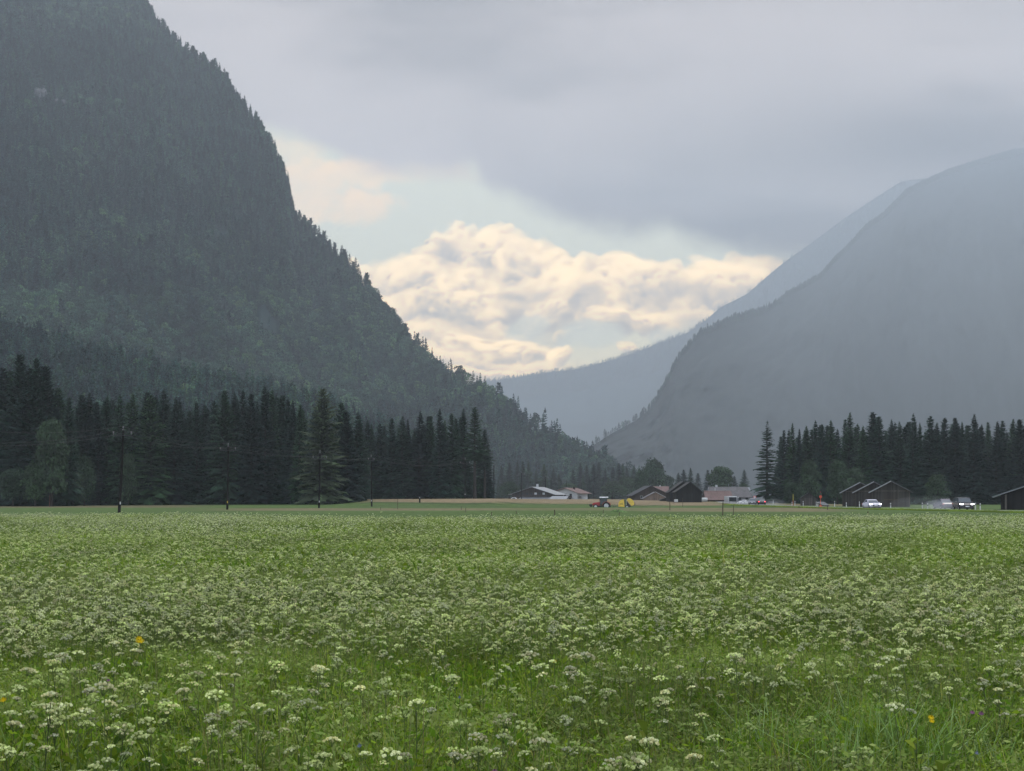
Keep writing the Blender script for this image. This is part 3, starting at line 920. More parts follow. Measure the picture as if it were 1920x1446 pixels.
def tree(name, kind, px, top, d, label, cat, group, width=None, base=None, rz=None, rs=random):
    cm, tm, hh, rr = kind
    x = PX(px, d); z = gzf(x, d) if base is None else base
    h = PZ(top, d) - z
    s = h / hh
    sx_ = s * rs.uniform(.9, 1.5) if width is None else (width / F * d) / (2 * rr)
    o = empty(name, (x, d, z), rs.uniform(0, 6.28) if rz is None else rz, (sx_, sx_, s))
    tag(o, label, cat, group)
    obj('crown', cm, o); obj('trunk', tm, o)
    return o


LEFT_FRONT = [(-14, 700), (10, 688), (37, 666), (53, 690), (69, 673), (90, 685), (110, 728), (127, 744), (154, 741), (167, 735), (184, 752), (200, 741), (226, 739), (247, 736), (272, 734), (283, 740), (306, 729), (327, 745), (338, 750), (369, 756), (400, 752),
              (417, 732), (439, 735), (456, 730), (471, 739), (497, 722), (510, 731), (529, 742), (541, 748), (550, 750), (561, 758), (640, 756), (652, 771), (670, 772), (691, 787), (711, 794), (734, 784), (754, 780), (765, 785), (786, 771), (801, 780), (824, 765), (847, 775), (869, 765), (890, 764), (909, 806)]
LM = [(-40, 'the left end'), (231, 'the tallest power pole'), (428, 'the pole with a yellow plate'), (602, 'the broad pale larch'), (697, 'the pole with a slanting arm'), (787, 'the short stub post'), (872, 'the pole before the hay field')]
cnt = {}
rsd = random.Random(5)
for (px, top) in LEFT_FRONT:
    lm = [m for m in LM if m[0] <= px][-1][1]; cnt[lm] = cnt.get(lm, 0) + 1
    if px < 130: d = rsd.uniform(298, 312)
    elif px < 680: d = rsd.uniform(322, 342)
    else: d = rsd.uniform(370, 384)
    lab = 'dark spruce fronting the left wood, %s right of %s' % (ORD[cnt[lm] - 1], lm)
    kd = SPR[rsd.randrange(7)]
    if px in (890, 909): kd = BARE; lab = {890: 'tall spruce with a bare pale trunk near the right end of the left wood', 909: 'lower slim spruce with a bare trunk, last at the right end of the left wood'}[px]
    tree('spruce', kd, px, top, d, lab, 'spruce', 'spruces of the left wood', rs=rsd, width=(46 if px == 909 else None))
for (px, top, lab) in [(899, 812, 'dark spruce filling the gap behind the two bare trunks'), (915, 838, 'low dark spruce closing the right end of the left wood')]:
    tree('spruce', SPR[3], px, top, 389, lab, 'spruce', 'spruces of the left wood', rs=rsd, width=40)
lf = np.array(LEFT_FRONT, float)
for row, (n_, d0, d1, lo, hi) in enumerate([(52, 345, 372, 4, 34), (40, 378, 420, 8, 40)]):
    for i in range(n_):
        px = -30 + (905 if row == 0 else 900) * (i + rsd.uniform(.1, .9)) / n_
        top = np.interp(px, lf[:, 0], lf[:, 1]) + rsd.uniform(lo, hi)
        if 560 < px < 645: top = max(top, 765)
        d = rsd.uniform(d0, d1) + (28 if px > 680 else 0) - (30 if px < 130 else 0)
        tree('spruce', SPR[rsd.randrange(7)], px, top, d, 'dark spruce deep in the left wood, half hidden behind the front trees', 'spruce', 'spruces behind the front of the left wood', rs=rsd)
RIGHT_FRONT = [(1470, 806), (1487, 793), (1499, 803), (1514, 798), (1530, 788), (1543, 795), (1557, 787), (1592, 773), (1618, 798), (1638, 772), (1649, 780), (1670, 786), (1688, 790), (1712, 775), (1726, 792), (1743, 780), (1757, 792), (1771, 783), (1791, 784), (1804, 790), (1826, 776), (1840, 795), (1854, 791), (1868, 790), (1882, 788), (1898, 785), (1912, 787), (1930, 782), (1950, 790)]
RM = [(1440, 'the lone wide spruce'), (1538, 'the orange marker'), (1590, 'the hay barn row'), (1720, 'the largest hay barn'), (1806, 'the black car'), (1868, "the far right barn's eave")]
cnt = {}
for (px, top) in RIGHT_FRONT:
    lm = [m for m in RM if m[0] <= px][-1][1]; cnt[lm] = cnt.get(lm, 0) + 1
    d = rsd.uniform(388, 402)
    tree('spruce', SPR[rsd.randrange(7)], px, top, d, 'dark spruce fronting the right wood, %s right of %s' % (ORD[cnt[lm] - 1], lm), 'spruce', 'spruces of the right wood', rs=rsd)
rf = np.array(RIGHT_FRONT, float)
for row, (n_, d0, d1, lo, hi) in enumerate([(36, 404, 425, 3, 30), (26, 430, 470, 6, 34)]):
    for i in range(n_):
        px = 1462 + 500 * (i + rsd.uniform(.1, .9)) / n_
        top = np.interp(px, rf[:, 0], rf[:, 1]) + rsd.uniform(lo, hi)
        tree('spruce', SPR[rsd.randrange(7)], px, top, rsd.uniform(d0, d1), 'dark spruce deep in the right wood, half hidden behind the front trees', 'spruce', 'spruces behind the front of the right wood', rs=rsd)
tree('spruce', CLEAR, 1438, 787, 386, 'wide spruce with separate drooping boughs standing alone at the left end of the right wood', 'spruce', None, width=80)

LARCH = (spruce_mesh('larch_crown', 160, 27, 6.8, 1.2, 0.85, 0.36, 1.15, 0.16, (0.038, 0.054, 0.028), 0.62, 'leaf', 0.4, 0.02, 0.02), trunk_mesh('larch_trunk', 27, 0.4, 7, 0, 30), 27.0, 6.8)
tree('larch', LARCH, 603, 731, 318, 'broad pale green larch with feathery level boughs in the left wood', 'larch', None, width=122)

LEAFY = []
for k in range(5):
    LEAFY.append((leafy_mesh('leafy_crown', 200 + k, 11.0, [3.6, 4.2, 3.2, 4.6, 3.8][k], [.3, .6, .2, .8, .4][k], [26, 30, 24, 32, 26][k], 150, .55, [(0.030, 0.054, 0.026), (0.026, 0.048, 0.026), (0.034, 0.058, 0.030), (0.024, 0.044, 0.025), (0.028, 0.052, 0.024)][k]),
                  trunk_mesh('leafy_trunk', 11, .22, 7, 5, k, 2.5), 11.0, [3.6, 4.2, 3.2, 4.6, 3.8][k]))
for (kd, px, top, d, wd, nm, cat, lab) in [
    (0, 97, 780, 290, 74, 'leafy_tree', 'tree', 'light green leafy tree before the tall spruces at the left end'),
    (4, 66, 868, 289, 52, 'leafy_bush', 'bush', 'low dark bush at the foot of the light leafy tree on its left'),
    (1, 158, 853, 312, 50, 'leafy_tree', 'tree', 'round green tree halfway between the light leafy tree and the tallest power pole'),
    (2, 136, 876, 305, 44, 'leafy_bush', 'bush', 'green bush between the light leafy tree and the round green one'),
    (2, 241, 846, 318, 36, 'leafy_tree', 'tree', 'slim grey green leafy tree just behind the tallest power pole'),
    (3, 24, 880, 291, 66, 'leafy_bush', 'bush', 'dark bush below the spruces at the left edge'),
    (0, 1570, 862, 360, 52, 'leafy_tree', 'tree', 'round grey green tree left of the row of hay barns'),
    (2, 1603, 874, 366, 46, 'leafy_tree', 'tree', 'leafy tree rising directly behind the rearmost hay barn'),
    (4, 1519, 862, 372, 44, 'leafy_tree', 'tree', 'tall bushy leafy tree behind the small dark shed'),
    (2, 1757, 886, 352, 48, 'leafy_tree', 'tree', 'pale leafy tree between the largest hay barn and the black car'),
    (3, 1486, 905, 366, 38, 'leafy_bush', 'bush', 'low bush left of the small dark shed under the right wood'),
    (1, 955, 903, 640, 46, 'leafy_tree', 'tree', 'rounded pale tree beside the left gable end of the big farmhouse'),
    (3, 1203, 882, 650, 34, 'leafy_tree', 'tree', 'dark oval tree in front of the tall pale tree by the dark roofed house'),
    (1, 1226, 860, 720, 56, 'leafy_tree', 'tree', 'tall pale leafy tree behind the dark roofed house'),
    (0, 1352, 872, 640, 56, 'leafy_tree', 'tree', 'large round leafy tree behind the long grey roof'),
    (2, 1394, 903, 600, 24, 'leafy_bush', 'bush', 'small green bush at the right end of the long grey roof'),
    (2, 1148, 900, 800, 44, 'leafy_tree', 'tree', 'hazy leafy tree above the tractor, among the village spruces'),
    (4, 1176, 893, 830, 40, 'leafy_tree', 'tree', 'hazy leafy tree above the yellow baler, among the village spruces'),
    (0, 1066, 905, 760, 42, 'leafy_tree', 'tree', 'hazy leafy tree behind the red roofed white house'),
    (3, 1250, 892, 790, 40, 'leafy_tree', 'tree', 'hazy leafy tree between the tall pale tree and the black barns'),
]:
    tree(nm, LEAFY[kd], px, top, d, lab, cat, 'broadleaved trees in the valley', width=wd, rs=rsd)
MID = [(940, 872), (955, 868), (970, 864), (980, 863), (991, 864), (1005, 882), (1019, 870), (1037, 877), (1048, 888), (1074, 880), (1088, 867), (1101, 872), (1113, 871), (1122, 866), (1135, 878), (1148, 876), (1160, 868), (1167, 872), (1176, 876), (1188, 874),
       (1272, 886), (1282, 881), (1294, 877), (1309, 887), (1328, 881), (1376, 892), (1396, 880)]
names = [(930, 'left wood end'), (994, "farmhouse ridge"), (1040, 'red roofed house'), (1085, "red roof's right eave"), (1130, 'tractor'), (1175, 'yellow baler'), (1260, 'black barns'), (1320, 'long red roof')]
cnt = {}
for (px, top) in MID:
    lm = [m for m in names if m[0] <= px][-1][1]; cnt[lm] = cnt.get(lm, 0) + 1
    d = rsd.uniform(880, 1020) if px < 1200 else rsd.uniform(820, 940)
    tree('spruce', SPR[rsd.randrange(7)], px, top, d, 'hazy spruce behind the village, %s right of the %s' % (ORD[cnt[lm] - 1], lm), 'spruce', 'hazy spruces behind the village', rs=rsd, width=34)
for i in range(34):
    px = 930 + 275 * (i + rsd.uniform(.1, .9)) / 34
    tree('spruce', SPR[rsd.randrange(7)], px, rsd.uniform(888, 908), rsd.uniform(830, 1080), 'small hazy spruce filling the gaps between the village trees', 'spruce', 'small hazy spruces behind the village', rs=rsd)

# ------------------------------------------------------------------ rock faces showing through the slope forest
rkm = mat_plain('pale_limestone', (0.13, 0.13, 0.135), 0.95, 0.1, 0.7, 0.15, stretch=(1.6, 1, .5))
fl = gL.reshape(-1, 3); fpx, fpy = px_of(fl)
RL = ['largest pale rock face high on the left mountain', 'smaller pale rock patch just right of the largest rock face']
for (rx_, ry_, rw, rh), lab in zip(ROCKS, RL):
    k = int(np.argmin((fpx - rx_) ** 2 + (fpy - ry_) ** 2)); c = fl[k]
    sc_ = c[1] / F
    rs2 = np.random.RandomState(int(rx_))
    nu, nv_ = 41, 25
    W_, H_ = rw * sc_, rh * sc_
    pts = []
    U_, V_ = np.meshgrid(np.linspace(-1, 1, nu), np.linspace(-1, 1, nv_))
    rad_ = np.hypot(U_, V_) * (0.55 + 0.8 * fbm(U_ * 1.7 + rx_, V_ * 1.2 + ry_, 3))
    rel = fbm(U_ * 3 + rx_, V_ * 2, 6) - .5
    for j in range(nv_):
        for i in range(nu):
            u, v, e = U_[j, i], V_[j, i], rad_[j, i]
            pts.append((u * W_ * .62, -4 * (1 - min(e, 1)) + rel[j, i] * 8, v * H_ * .7))
    mb = MB()
    cut = fbm(U_ * 5.5 + ry_, V_ * 1.8 + rx_, 12)
    mb.add(pts, [(j * nu + i, j * nu + i + 1, (j + 1) * nu + i + 1, (j + 1) * nu + i) for j in range(nv_ - 1) for i in range(nu - 1) if rad_[j, i] < .8 and cut[j, i] > .53])
    o = mb.build('rock_face', rkm)
    sol = o.modifiers.new('depth', 'SOLIDIFY'); sol.thickness = 3.0; sol.offset = 1.0
    o.location = (c[0], c[1] - 9, c[2] + 5); o.rotation_euler = (R(-40), 0, 0)
    tag(o, lab, 'rock face', 'rock faces on the left mountain')
# ------------------------------------------------------------------ power line
POLES = [(161.0, 223, 231, 'tallest nearest dark power pole with a white plate, leaning slightly, far left'), (207.0, 426, 428, 'dark power pole with a yellow plate, second from the left'),
         (238.0, 598, 600, 'dark power pole with braced frontal crossarm before the broad larch'), (267.0, 697, 696, 'dark power pole with slanting crossarm at the left start of the hay field'),
         (342.0, 872, 872, 'dark power pole with braced crossarm near the right end of the left wood'), (404.0, 926, 926, 'bare dark power pole just beyond the right end of the left wood'),
         (490.0, 978, 978, 'thin distant power pole before the left gable of the farmhouse'), (585.0, 1023, 1023, "thin distant power pole before the farmhouse's pale roof"),
         (690.0, 1062, 1062, 'thin distant power pole before the red roofed white house'), (800.0, 1090, 1090, "thin distant power pole right of the red roof's eave"),
         (900.0, 1113, 1113, 'very thin distant power pole above the tractor bonnet'), (1010.0, 1152, 1152, 'very thin distant power pole between tractor and baler')]
tops = []
AW = [1.05, 1.15, 1.2, .95, 1.15, 1.0, 1.1, 1.1, 1.1, 1.1, 1.1, 1.1]
for i, (d, pb, pt, lab) in enumerate(POLES):
    x = PX(pb, d); z = gzf(x, d); h = [10.1, 9.95, 10.0, 10.0, 10.2, 10.1, 9.6, 9.8, 9.9, 10.0, 9.9, 9.9][i]
    lean = PX(pt, d) - x
    o = empty('power_pole', (x, d, z)); tag(o, lab, 'power pole', 'power poles across the fields')
    hs = h - 0.75
    sway = lean * 0.15
    MB().tube([(0, 0, -.3), (lean * .3 + sway, 0, hs * .35), (lean * .65 + sway * .8, 0, hs * .68), (lean, 0, hs)], [.17, .15, .125, .10], 10).build('shaft', M['pole'], o, smooth=True)
    zc = h - (1.35 if i not in (2, 4) else 1.75)
    if i < 9:
        yaw = [.25, .15, 0, 1.05, .1, 1.1, .3, .3, .3][i]
        aw = AW[i]
        u = Vector((math.cos(yaw), math.sin(yaw), 0)); c0 = Vector((lean * .9, -.16, zc))
        MB().tube([c0 - u * aw, c0 + u * aw], .045, 6).build('crossarm', M['greymetal'], o)
        br = MB()
        if i in (2, 4):
            for sgn in (-1, 1): br.tube([c0 + u * aw * .55 * sgn, Vector((lean * .95, -.14, zc + .95))], .022, 5)
        else:
            br.tube([c0 + u * aw * .6, Vector((lean * .95, -.14, zc + .85))], .022, 5)
        br.build('brace', M['greymetal'], o)
        ends = [c0 - u * aw * .93, c0 + u * aw * .93, Vector((lean, 0, hs))]
        for e in ends:
            ins = MB().tube([e, e + Vector((0, 0, .22))], .02, 6).tube([e + Vector((0, 0, .2)), e + Vector((0, 0, .26)), e + Vector((0, 0, .34)), e + Vector((0, 0, .42)), e + Vector((0, 0, .46))], [.05, .1, .065, .085, .03], 8)
            ins.build('insulator', M['porcelain'], o)
        if i < 5:
            MB().tube([(lean, 0, hs - .02), (lean, 0, hs + .1)], .115, 10).build('pole_cap', M['porcelain'], o)
            pm = mat_plain('yellow_plate', (.55, .42, .04), .5, var=.1) if i == 1 else M['whitepost']
            MB().box(-.05 + lean * .25 + sway, .06 + lean * .25 + sway, -.2, -.165, .95, 1.25).build('number_plate', pm, o)
    else:
        MB().tube([(lean, 0, hs), (lean, 0, hs + .5)], .05, 6).build('insulator', M['porcelain'], o)
        ends = [Vector((lean - .9, 0, zc)), Vector((lean + .9, 0, zc)), Vector((lean, 0, hs))]
    tops.append([Vector((x, d, z)) + e + Vector((0, 0, .45)) for e in ends])
start = [Vector((PX(-120, 120), 120, PZ(py, 120))) for py in (826, 834, 800)]
wm = mat_plain('aluminium_cable', (.06, .06, .06), .6, .3, var=.1)
for k, lab in enumerate(['left cable of the power line, strung low between the crossarms', 'right cable of the power line, strung low between the crossarms', 'top cable of the power line, strung between the pole heads']):
    pts = []
    chain = [start[k]] + [t[k] for t in tops]
    for a, b in zip(chain[:-1], chain[1:]):
        sag = 0.016 * (b - a).length
        for s in np.linspace(0, 1, 13)[:-1]:
            p = a.lerp(b, float(s)); p.z -= 4 * sag * s * (1 - s); pts.append(p)
    pts.append(chain[-1])
    tag(MB().tube(pts, .008, 4).build('power_cable', wm), lab, 'cable', 'cables of the power line')
# stub post
d = 300.0; x = PX(787, d); o = empty('stub_post', (x, d, gzf(x, d)))
tag(o, 'short dark stub post with a white plate, standing in the strip before the hay field', 'post')
hh = PZ(930.5, d) - gzf(x, d)
MB().tube([(0, 0, -.2), (0, 0, hh)], [.17, .15], 9).build('shaft', M['pole'], o)
MB().box(-.04, .06, -.2, -.165, hh - .45, hh - .15).build('number_plate', M['whitepost'], o)

# ------------------------------------------------------------------ fence stakes
STK = [(93, 928, 950.5, 'r', 'red brown marker stake far left, near the light leafy tree'), (702, 945, 949.5, 't', 'stubby stake right beside the pole with slanting crossarm'), (713.5, 951, 956, 't', 'thin stake a little right of the pole with slanting crossarm'),
       (745.5, 934, 955, 't', 'tall thin stake left of the short stub post'), (832, 933, 942, 't', 'thin stake between the stub post and the next power pole'), (865, 950, 956, 't', 'short fence stake below the power pole by the hay field'), (873, 952, 961, 't', 'dark fence stake just right below the power pole by the hay field'),
       (921.5, 960, 967, 't', 'short fence stake below the end of the left wood'), (968, 958, 964, 't', 'small fence stake below the white car at the farmhouse'), (1040, 956, 966, 'd', 'dark fence stake below the farmhouse at the meadow edge'),
       (1131, 956, 963, 't', 'fence stake below the tractor at the meadow edge'), (1161, 960, 967.5, 't', 'fence stake below the baler, by the cut grass heap'), (1256, 940, 957, 'd', 'dark tall stake before the left black barn wall'), (1280, 934, 951, 't', 'thin tall stake before the middle of the black barns'),
       (1355, 942, 966.5, 'd', 'tallest dark fence stake, below the long red roof'), (1375, 948, 966, 't', 'rusty thin stake right of the tallest dark stake'), (1498, 949, 953, 'd', 'tiny dark stake left of the small shed'), (1551.5, 947, 956, 'd', 'dark stake in front of the low slanted grey hutch'), (1627, 959, 965, 'd', 'short dark stake in the grass below the white car')]
for (px, pt, pb, kd, lab) in STK:
    d = min(max(CAMZ * F / (pb - HZ), 120), 330) if pb > 944 else 345
    x = PX(px, d); z = gzf(x, d); h = PZ(pt, d) - z
    r = {'r': .05, 't': .035, 'd': .06}[kd]
    mb = MB().tube([(0, 0, -.2), (.01, 0, h * .6), (.03 * (1 if int(px) % 2 else -1), 0, h)], [r, r * .95, r * .8], 7)
    if kd == 'r': mb.box(-.09, .02, -.05, .05, 0, h * .35)
    o = mb.build('fence_stake', M['redwood'] if kd == 'r' else M['oldwood']); o.location = (x, d, z)
    tag(o, lab, 'stake', 'stakes in the fields')

# ------------------------------------------------------------------ roadside
def solve_edge(px, side):
    ys_ = np.arange(120, 430, .5); q = 960 + F * (road_x(ys_) + side) / ys_
    return float(ys_[np.argmin(abs(q - px))])


RP = [(1449.7, 4.1, 'white marker post beside the car with red tail lights'), (1485, -4.1, 'white marker post at the foot of the yellow pole'), (1490.5, 4.1, 'white marker post just right of the yellow pole'), (1506, 4.1, 'white marker post before the small dark shed'), (1530.5, 4.1, 'left one of the two white posts by the slanted grey hutch'),
      (1533.5, -4.1, 'right one of the two white posts by the slanted grey hutch'), (1565, 4.1, 'white marker post midway between the orange marker and the hay barns'), (1587, -4.1, 'white marker post just left of the rearmost hay barn'), (1611.5, 4.1, 'white marker post close left of the white car'), (1670, -4.1, 'white marker post before the largest hay barn wall'),
      (1729.5, 4.1, 'left white post of the pair before the car in spray'), (1739.5, -4.1, 'right white post of the pair before the car in spray'), (1829, 4.1, 'first white post right of the black car'), (1838, 4.2, 'second white post right of the black car')]
PH = {1449.7: 9.5, 1485: 8.5, 1490.5: 8, 1506: 8.5, 1530.5: 7, 1533.5: 7.5, 1565: 10, 1587: 10, 1611.5: 10, 1670: 10, 1729.5: 8.5, 1739.5: 9, 1829: 12, 1838: 11}
for (px, side, lab) in RP:
    d = solve_edge(px, side); x = PX(px, d); z = gzf(x, d)
    h = max(.95, min(1.1, PH[px] / F * d + .1))
    o = empty('marker_post', (x, d, z)); tag(o, lab, 'marker post', 'white marker posts along the road')
    MB().loft([[(-.06, -.03, -.1), (.06, -.03, -.1), (.06, .05, -.1), (-.06, .05, -.1)], [(-.06, -.03, h - .05), (.06, -.03, h - .05), (.06, .05, h), (-.06, .05, h)]]).build('post', M['whitepost'], o)
    MB().loft([[(-.063, -.034, h - .38), (.063, -.034, h - .34), (.063, .054, h - .34), (-.063, .054, h - .38)], [(-.063, -.034, h - .2), (.063, -.034, h - .16), (.063, .054, h - .16), (-.063, .054, h - .2)]]).build('band', mat_plain('grey_band', (.12, .12, .12), .5), o)
# yellow pole
d = 285.0; x = PX(1487, d); z = gzf(x, d); h = PZ(926.5, d) - z
o = empty('snow_pole', (x, d, z)); tag(o, 'tall yellow green snow pole with a red brown lower half beside the road', 'pole')
MB().tube([(0, 0, -.1), (0, 0, h * .5)], .07, 8).build('lower_half', mat_plain('rusty_orange', (.30, .10, .04), .7), o)
MB().tube([(0, 0, h * .5), (.02, 0, h)], .07, 8).build('upper_half', mat_plain('dull_yellow', (.30, .27, .04), .7), o)
# orange marker
d = 270.0; x = PX(1538.5, d); z = gzf(x, d)
o = empty('road_sign', (x, d, z)); tag(o, 'orange disc marker on a thin post with a dark red tip by the hutch', 'sign')
hd = PZ(931.5, d) - z; ht = PZ(921.5, d) - z
MB().tube([(0, 0, -.1), (0, 0, hd - .28)], .045, 8).build('post', mat_plain('orange_paint', (.50, .09, .035), .6), o)
dk = MB(); n = 20
ring = lambda y: [(.26 * math.cos(2 * math.pi * k / n), y, hd + .30 * math.sin(2 * math.pi * k / n)) for k in range(n)]
dk.loft([ring(-.06), ring(-.02)]).build('disc', mat_plain('signal_orange', (.42, .06, .025), .5), o)
MB().tube([(0, 0, hd + .3), (0, 0, ht - .25)], .035, 7).build('upper_rod', M['greymetal'], o)
MB().tube([(0, 0, ht - .25), (0, 0, ht)], [.06, .05], 8).build('tip', mat_plain('dark_red', (.18, .02, .02), .6), o)
MB().loft([[(-.3, -.2, 0), (.3, -.2, 0), (.3, .2, 0), (-.3, .2, 0)], [(-.2, -.15, .32), (.2, -.15, .32), (.2, .15, .32), (-.2, .15, .32)]]).build('base_weight', mat_plain('orange_paint', (.45, .10, .05), .6), o, bevel=.04)
# round road sign
d = 345.0; x = PX(1415, d); z = gzf(x, d)
o = empty('road_sign', (x, d, z)); tag(o, 'small white sign with red rim standing above the silver car', 'sign')
h0 = PZ(932.5, d) - z
MB().tube([(0, .03, -.1), (0, .03, h0 + .5)], .04, 7).build('post', M['greymetal'], o)
rg = lambda y, r: [(r * math.cos(2 * math.pi * k / n), y, h0 + r * math.sin(2 * math.pi * k / n)) for k in range(n)]
MB().loft([rg(-.03, .36), rg(0.0, .36)]).build('rim', mat_plain('sign_red', (.5, .03, .03), .5), o)
MB().loft([rg(-.04, .26), rg(-.031, .26)]).build('face', M['whitepost'], o)
# slanted grey hutch
d = 282.0; x = PX(1542, d); z = gzf(x, d)
o = empty('hutch', (x, d, z)); tag(o, 'low hutch with a slanted light grey metal top beside the orange marker', 'hutch')
ht = PZ(941, d) - z; hl = PZ(947.5, d) - z
MB().slab([(-.85, .9, ht), (-.1, -.75, hl), (1.25, -.75, hl), (.55, .9, ht)], .05).build('lid', mat_plain('pale_sheet_metal', (.13, .135, .14), .8, .1, .4), o)
MB().add([(-.85, .88, 0), (-.1, -.7, 0), (1.2, -.7, 0), (.5, .88, 0), (-.85, .88, ht - .07), (-.1, -.7, hl - .07), (1.2, -.7, hl - .07), (.5, .88, ht - .07)], [(0, 1, 5, 4), (1, 2, 6, 5), (2, 3, 7, 6), (3, 0, 4, 7), (4, 5, 6, 7), (3, 2, 1, 0)]).build('box', M['oldwood'], o)

# ------------------------------------------------------------------ buildings
def gable(name, px, d, wid, length, eave, ridge, label, cat, wall, roof, rz=0.0, over=.6, base=None, group=None, overg=.5, x=None, ridge_off=0.0, th=.14):
    """House or barn with its gable towards -Y: walls as one shell, a roof of two slopes."""
    x = PX(px, d) if x is None else x
    z = gzf(x, d) if base is None else base
    o = empty(name, (x, d, z), rz); tag(o, label, cat, group)
    w2 = wid / 2
    wb = MB()
    sec = lambda y: [(-w2, y, -.6), (w2, y, -.6), (w2, y, eave), (ridge_off, y, ridge), (-w2, y, eave)]
    wb.loft([sec(0), sec(length)]).build('wall', wall, o)
    sl_l = (ridge - eave) / (w2 + ridge_off); sl_r = (ridge - eave) / (w2 - ridge_off)
    rb_ = MB()
    e = .03
    rb_.slab([(-w2 - over, -overg, eave - sl_l * over + e + th), (ridge_off, -overg, ridge + e + th), (ridge_off, length + overg, ridge + e + th), (-w2 - over, length + overg, eave - sl_l * over + e + th)], th)
    rb_.slab([(ridge_off, -overg, ridge + e + th), (w2 + over, -overg, eave - sl_r * over + e + th), (w2 + over, length + overg, eave - sl_r * over + e + th), (ridge_off, length + overg, ridge + e + th)], th)
    ro = rb_.build('roof', roof, o)
    return o, ro


def window(o, x0, x1, z0, z1, y=-.0, lit=False, frame=None):
    f = frame or M['winframe']
    t = .07
    mb = MB()
    mb.box(x0, x1, y - .06, y - .003, z1 - t, z1).box(x0, x1, y - .06, y - .003, z0, z0 + t).box(x0, x0 + t, y - .06, y - .003, z0 + t, z1 - t).box(x1 - t, x1, y - .06, y - .003, z0 + t, z1 - t)
    w_ = mb.build('window', f, o)
    MB().box(x0 + t, x1 - t, y - .03, y - .002, z0 + t, z1 - t).build('pane', M['litpane'] if lit else M['glass'], w_)


M['glass'] = mat_glass('window_glass')
M['litpane'] = mat_plain('white_lit_pane', (.42, .44, .46), .7, var=.2)  # pane painted white to stand for a lit window
M['winframe'] = mat_plain('white_frame', (.38, .38, .37), .5, var=.1)
M['darkframe'] = mat_plain('dark_frame', (.03, .022, .018), .6)
M['barnwood'] = mat_planks('weathered_barn_boards', (.043, .038, .034))
M['blackwood'] = mat_planks('blackened_barn_boards', (.011, .010, .010))
M['newwood'] = mat_planks('pale_new_boards', (.165, .118, .09), .3, .25)
M['houswood'] = mat_planks('brown_house_boards', (.045, .034, .030), .3, .35)
M['barnroof'] = mat_tiles('grey_barn_roof', (.115, .115, .118), .5, .4)
M['blackroof'] = mat_tiles('old_dark_roof', (.022, .020, .020), .5, .4)
M['redroof'] = mat_tiles('faded_red_tiles', (.15, .092, .082), .35, .25)
M['greyroof'] = mat_tiles('grey_tiles', (.105, .098, .10), .35, .3)
M['paleroof'] = mat_plain('wet_sheet_metal_roof', (.145, .155, .168), .4, .4, var=.25, scale=.6, stretch=(1, 8, 1))
M['darkroof'] = mat_tiles('dark_slate_roof', (.030, .030, .036), .4, .35)
M['plaster'] = mat_plain('white_plaster', (.40, .41, .41), .9, .1, var=.08)
M['greyplaster'] = mat_plain('grey_plaster', (.20, .205, .22), .9, .1, var=.1)

M['verge'] = mat_plain('pale_weathered_board', (.24, .245, .25), .7, .2, .2)
# the row of hay barns by the road
bw = 6.75
for (d, xc, lab) in [(270, 71.9, 'largest weathered hay barn, foremost of the row of three'), (280.5, 71.3, 'middle hay barn of the row of three, mostly hidden by the foremost'), (291, 71.2, 'rearmost hay barn of the row of three, its left end showing')]:
    o, r_ = gable('hay_barn', 0, d, bw, 7.2, 3.05, 4.85, lab, 'barn', M['barnwood'], M['barnroof'], over=.75, x=xc, rz=R(-14), group='hay barns in a row beside the road', overg=.9, th=.10)
    fr = MB()
    for sx_ in (-bw / 2 - .04, bw / 2 + .04): fr.box(sx_ - .11, sx_ + .11, -.16, -.02, -.4, 3.0)
    fr.box(-bw / 2, bw / 2, -.12, -.02, 2.95, 3.15).build('timber_frame', mat_planks('grey_posts', (.075, .065, .055)), o)
    vb = MB(); sl_ = (4.85 - 3.05) / (bw / 2); xe = bw / 2 + .75
    vb.slab([(-xe, -.93, 3.05 - sl_ * .75 + .15), (0, -.93, 4.85 + .15), (0, -.90, 4.85 + .15), (-xe, -.90, 3.05 - sl_ * .75 + .15)], .2)
    vb.build('verge_board', M['verge'], o)
    dr = MB().box(-1.3, 1.3, -.07, -.005, 0, 2.7); dd_ = dr.build('door', mat_planks('barn_door_boards', (.042, .035, .030), .2), o)
    MB().box(-1.3, 1.3, -.10, -.071, 1.3, 1.42).build('door_bar', M['oldwood'], dd_)
# wide barn cut off by the right edge of the photograph
o, r_ = gable('hay_barn', 0, 200, 18.0, 9, 2.15, 5.3, 'wide dark open barn with pale roof edge at the far right', 'barn', M['blackwood'], M['paleroof'], over=1.25, x=78.3, overg=.7, th=.13, rz=R(-20))
MB().box(-9.05, -8.65, -.3, -.02, -.4, 2.1).build('corner_post', M['blackwood'], o)
MB().box(-8.5, -8.25, -.25, -.02, -.4, 2.2).build('inner_post', mat_planks('grey_posts', (.09, .08, .07)), o)
MB().box(-5, -1, -.08, -.005, 0, 2.6).build('door', M['barnwood'], o)
# small shed
o, r_ = gable('shed', 1516.5, 318, 3.5, 4, 1.55, 2.75, 'small dark weathered shed with a low gable before the right wood', 'shed', M['barnwood'], M['blackroof'], over=.35, overg=.3, rz=R(-10))
MB().box(-.9, .7, -.07, -.005, 0, 1.7).build('door', mat_planks('shed_door_boards', (.065, .055, .05), .2), o)
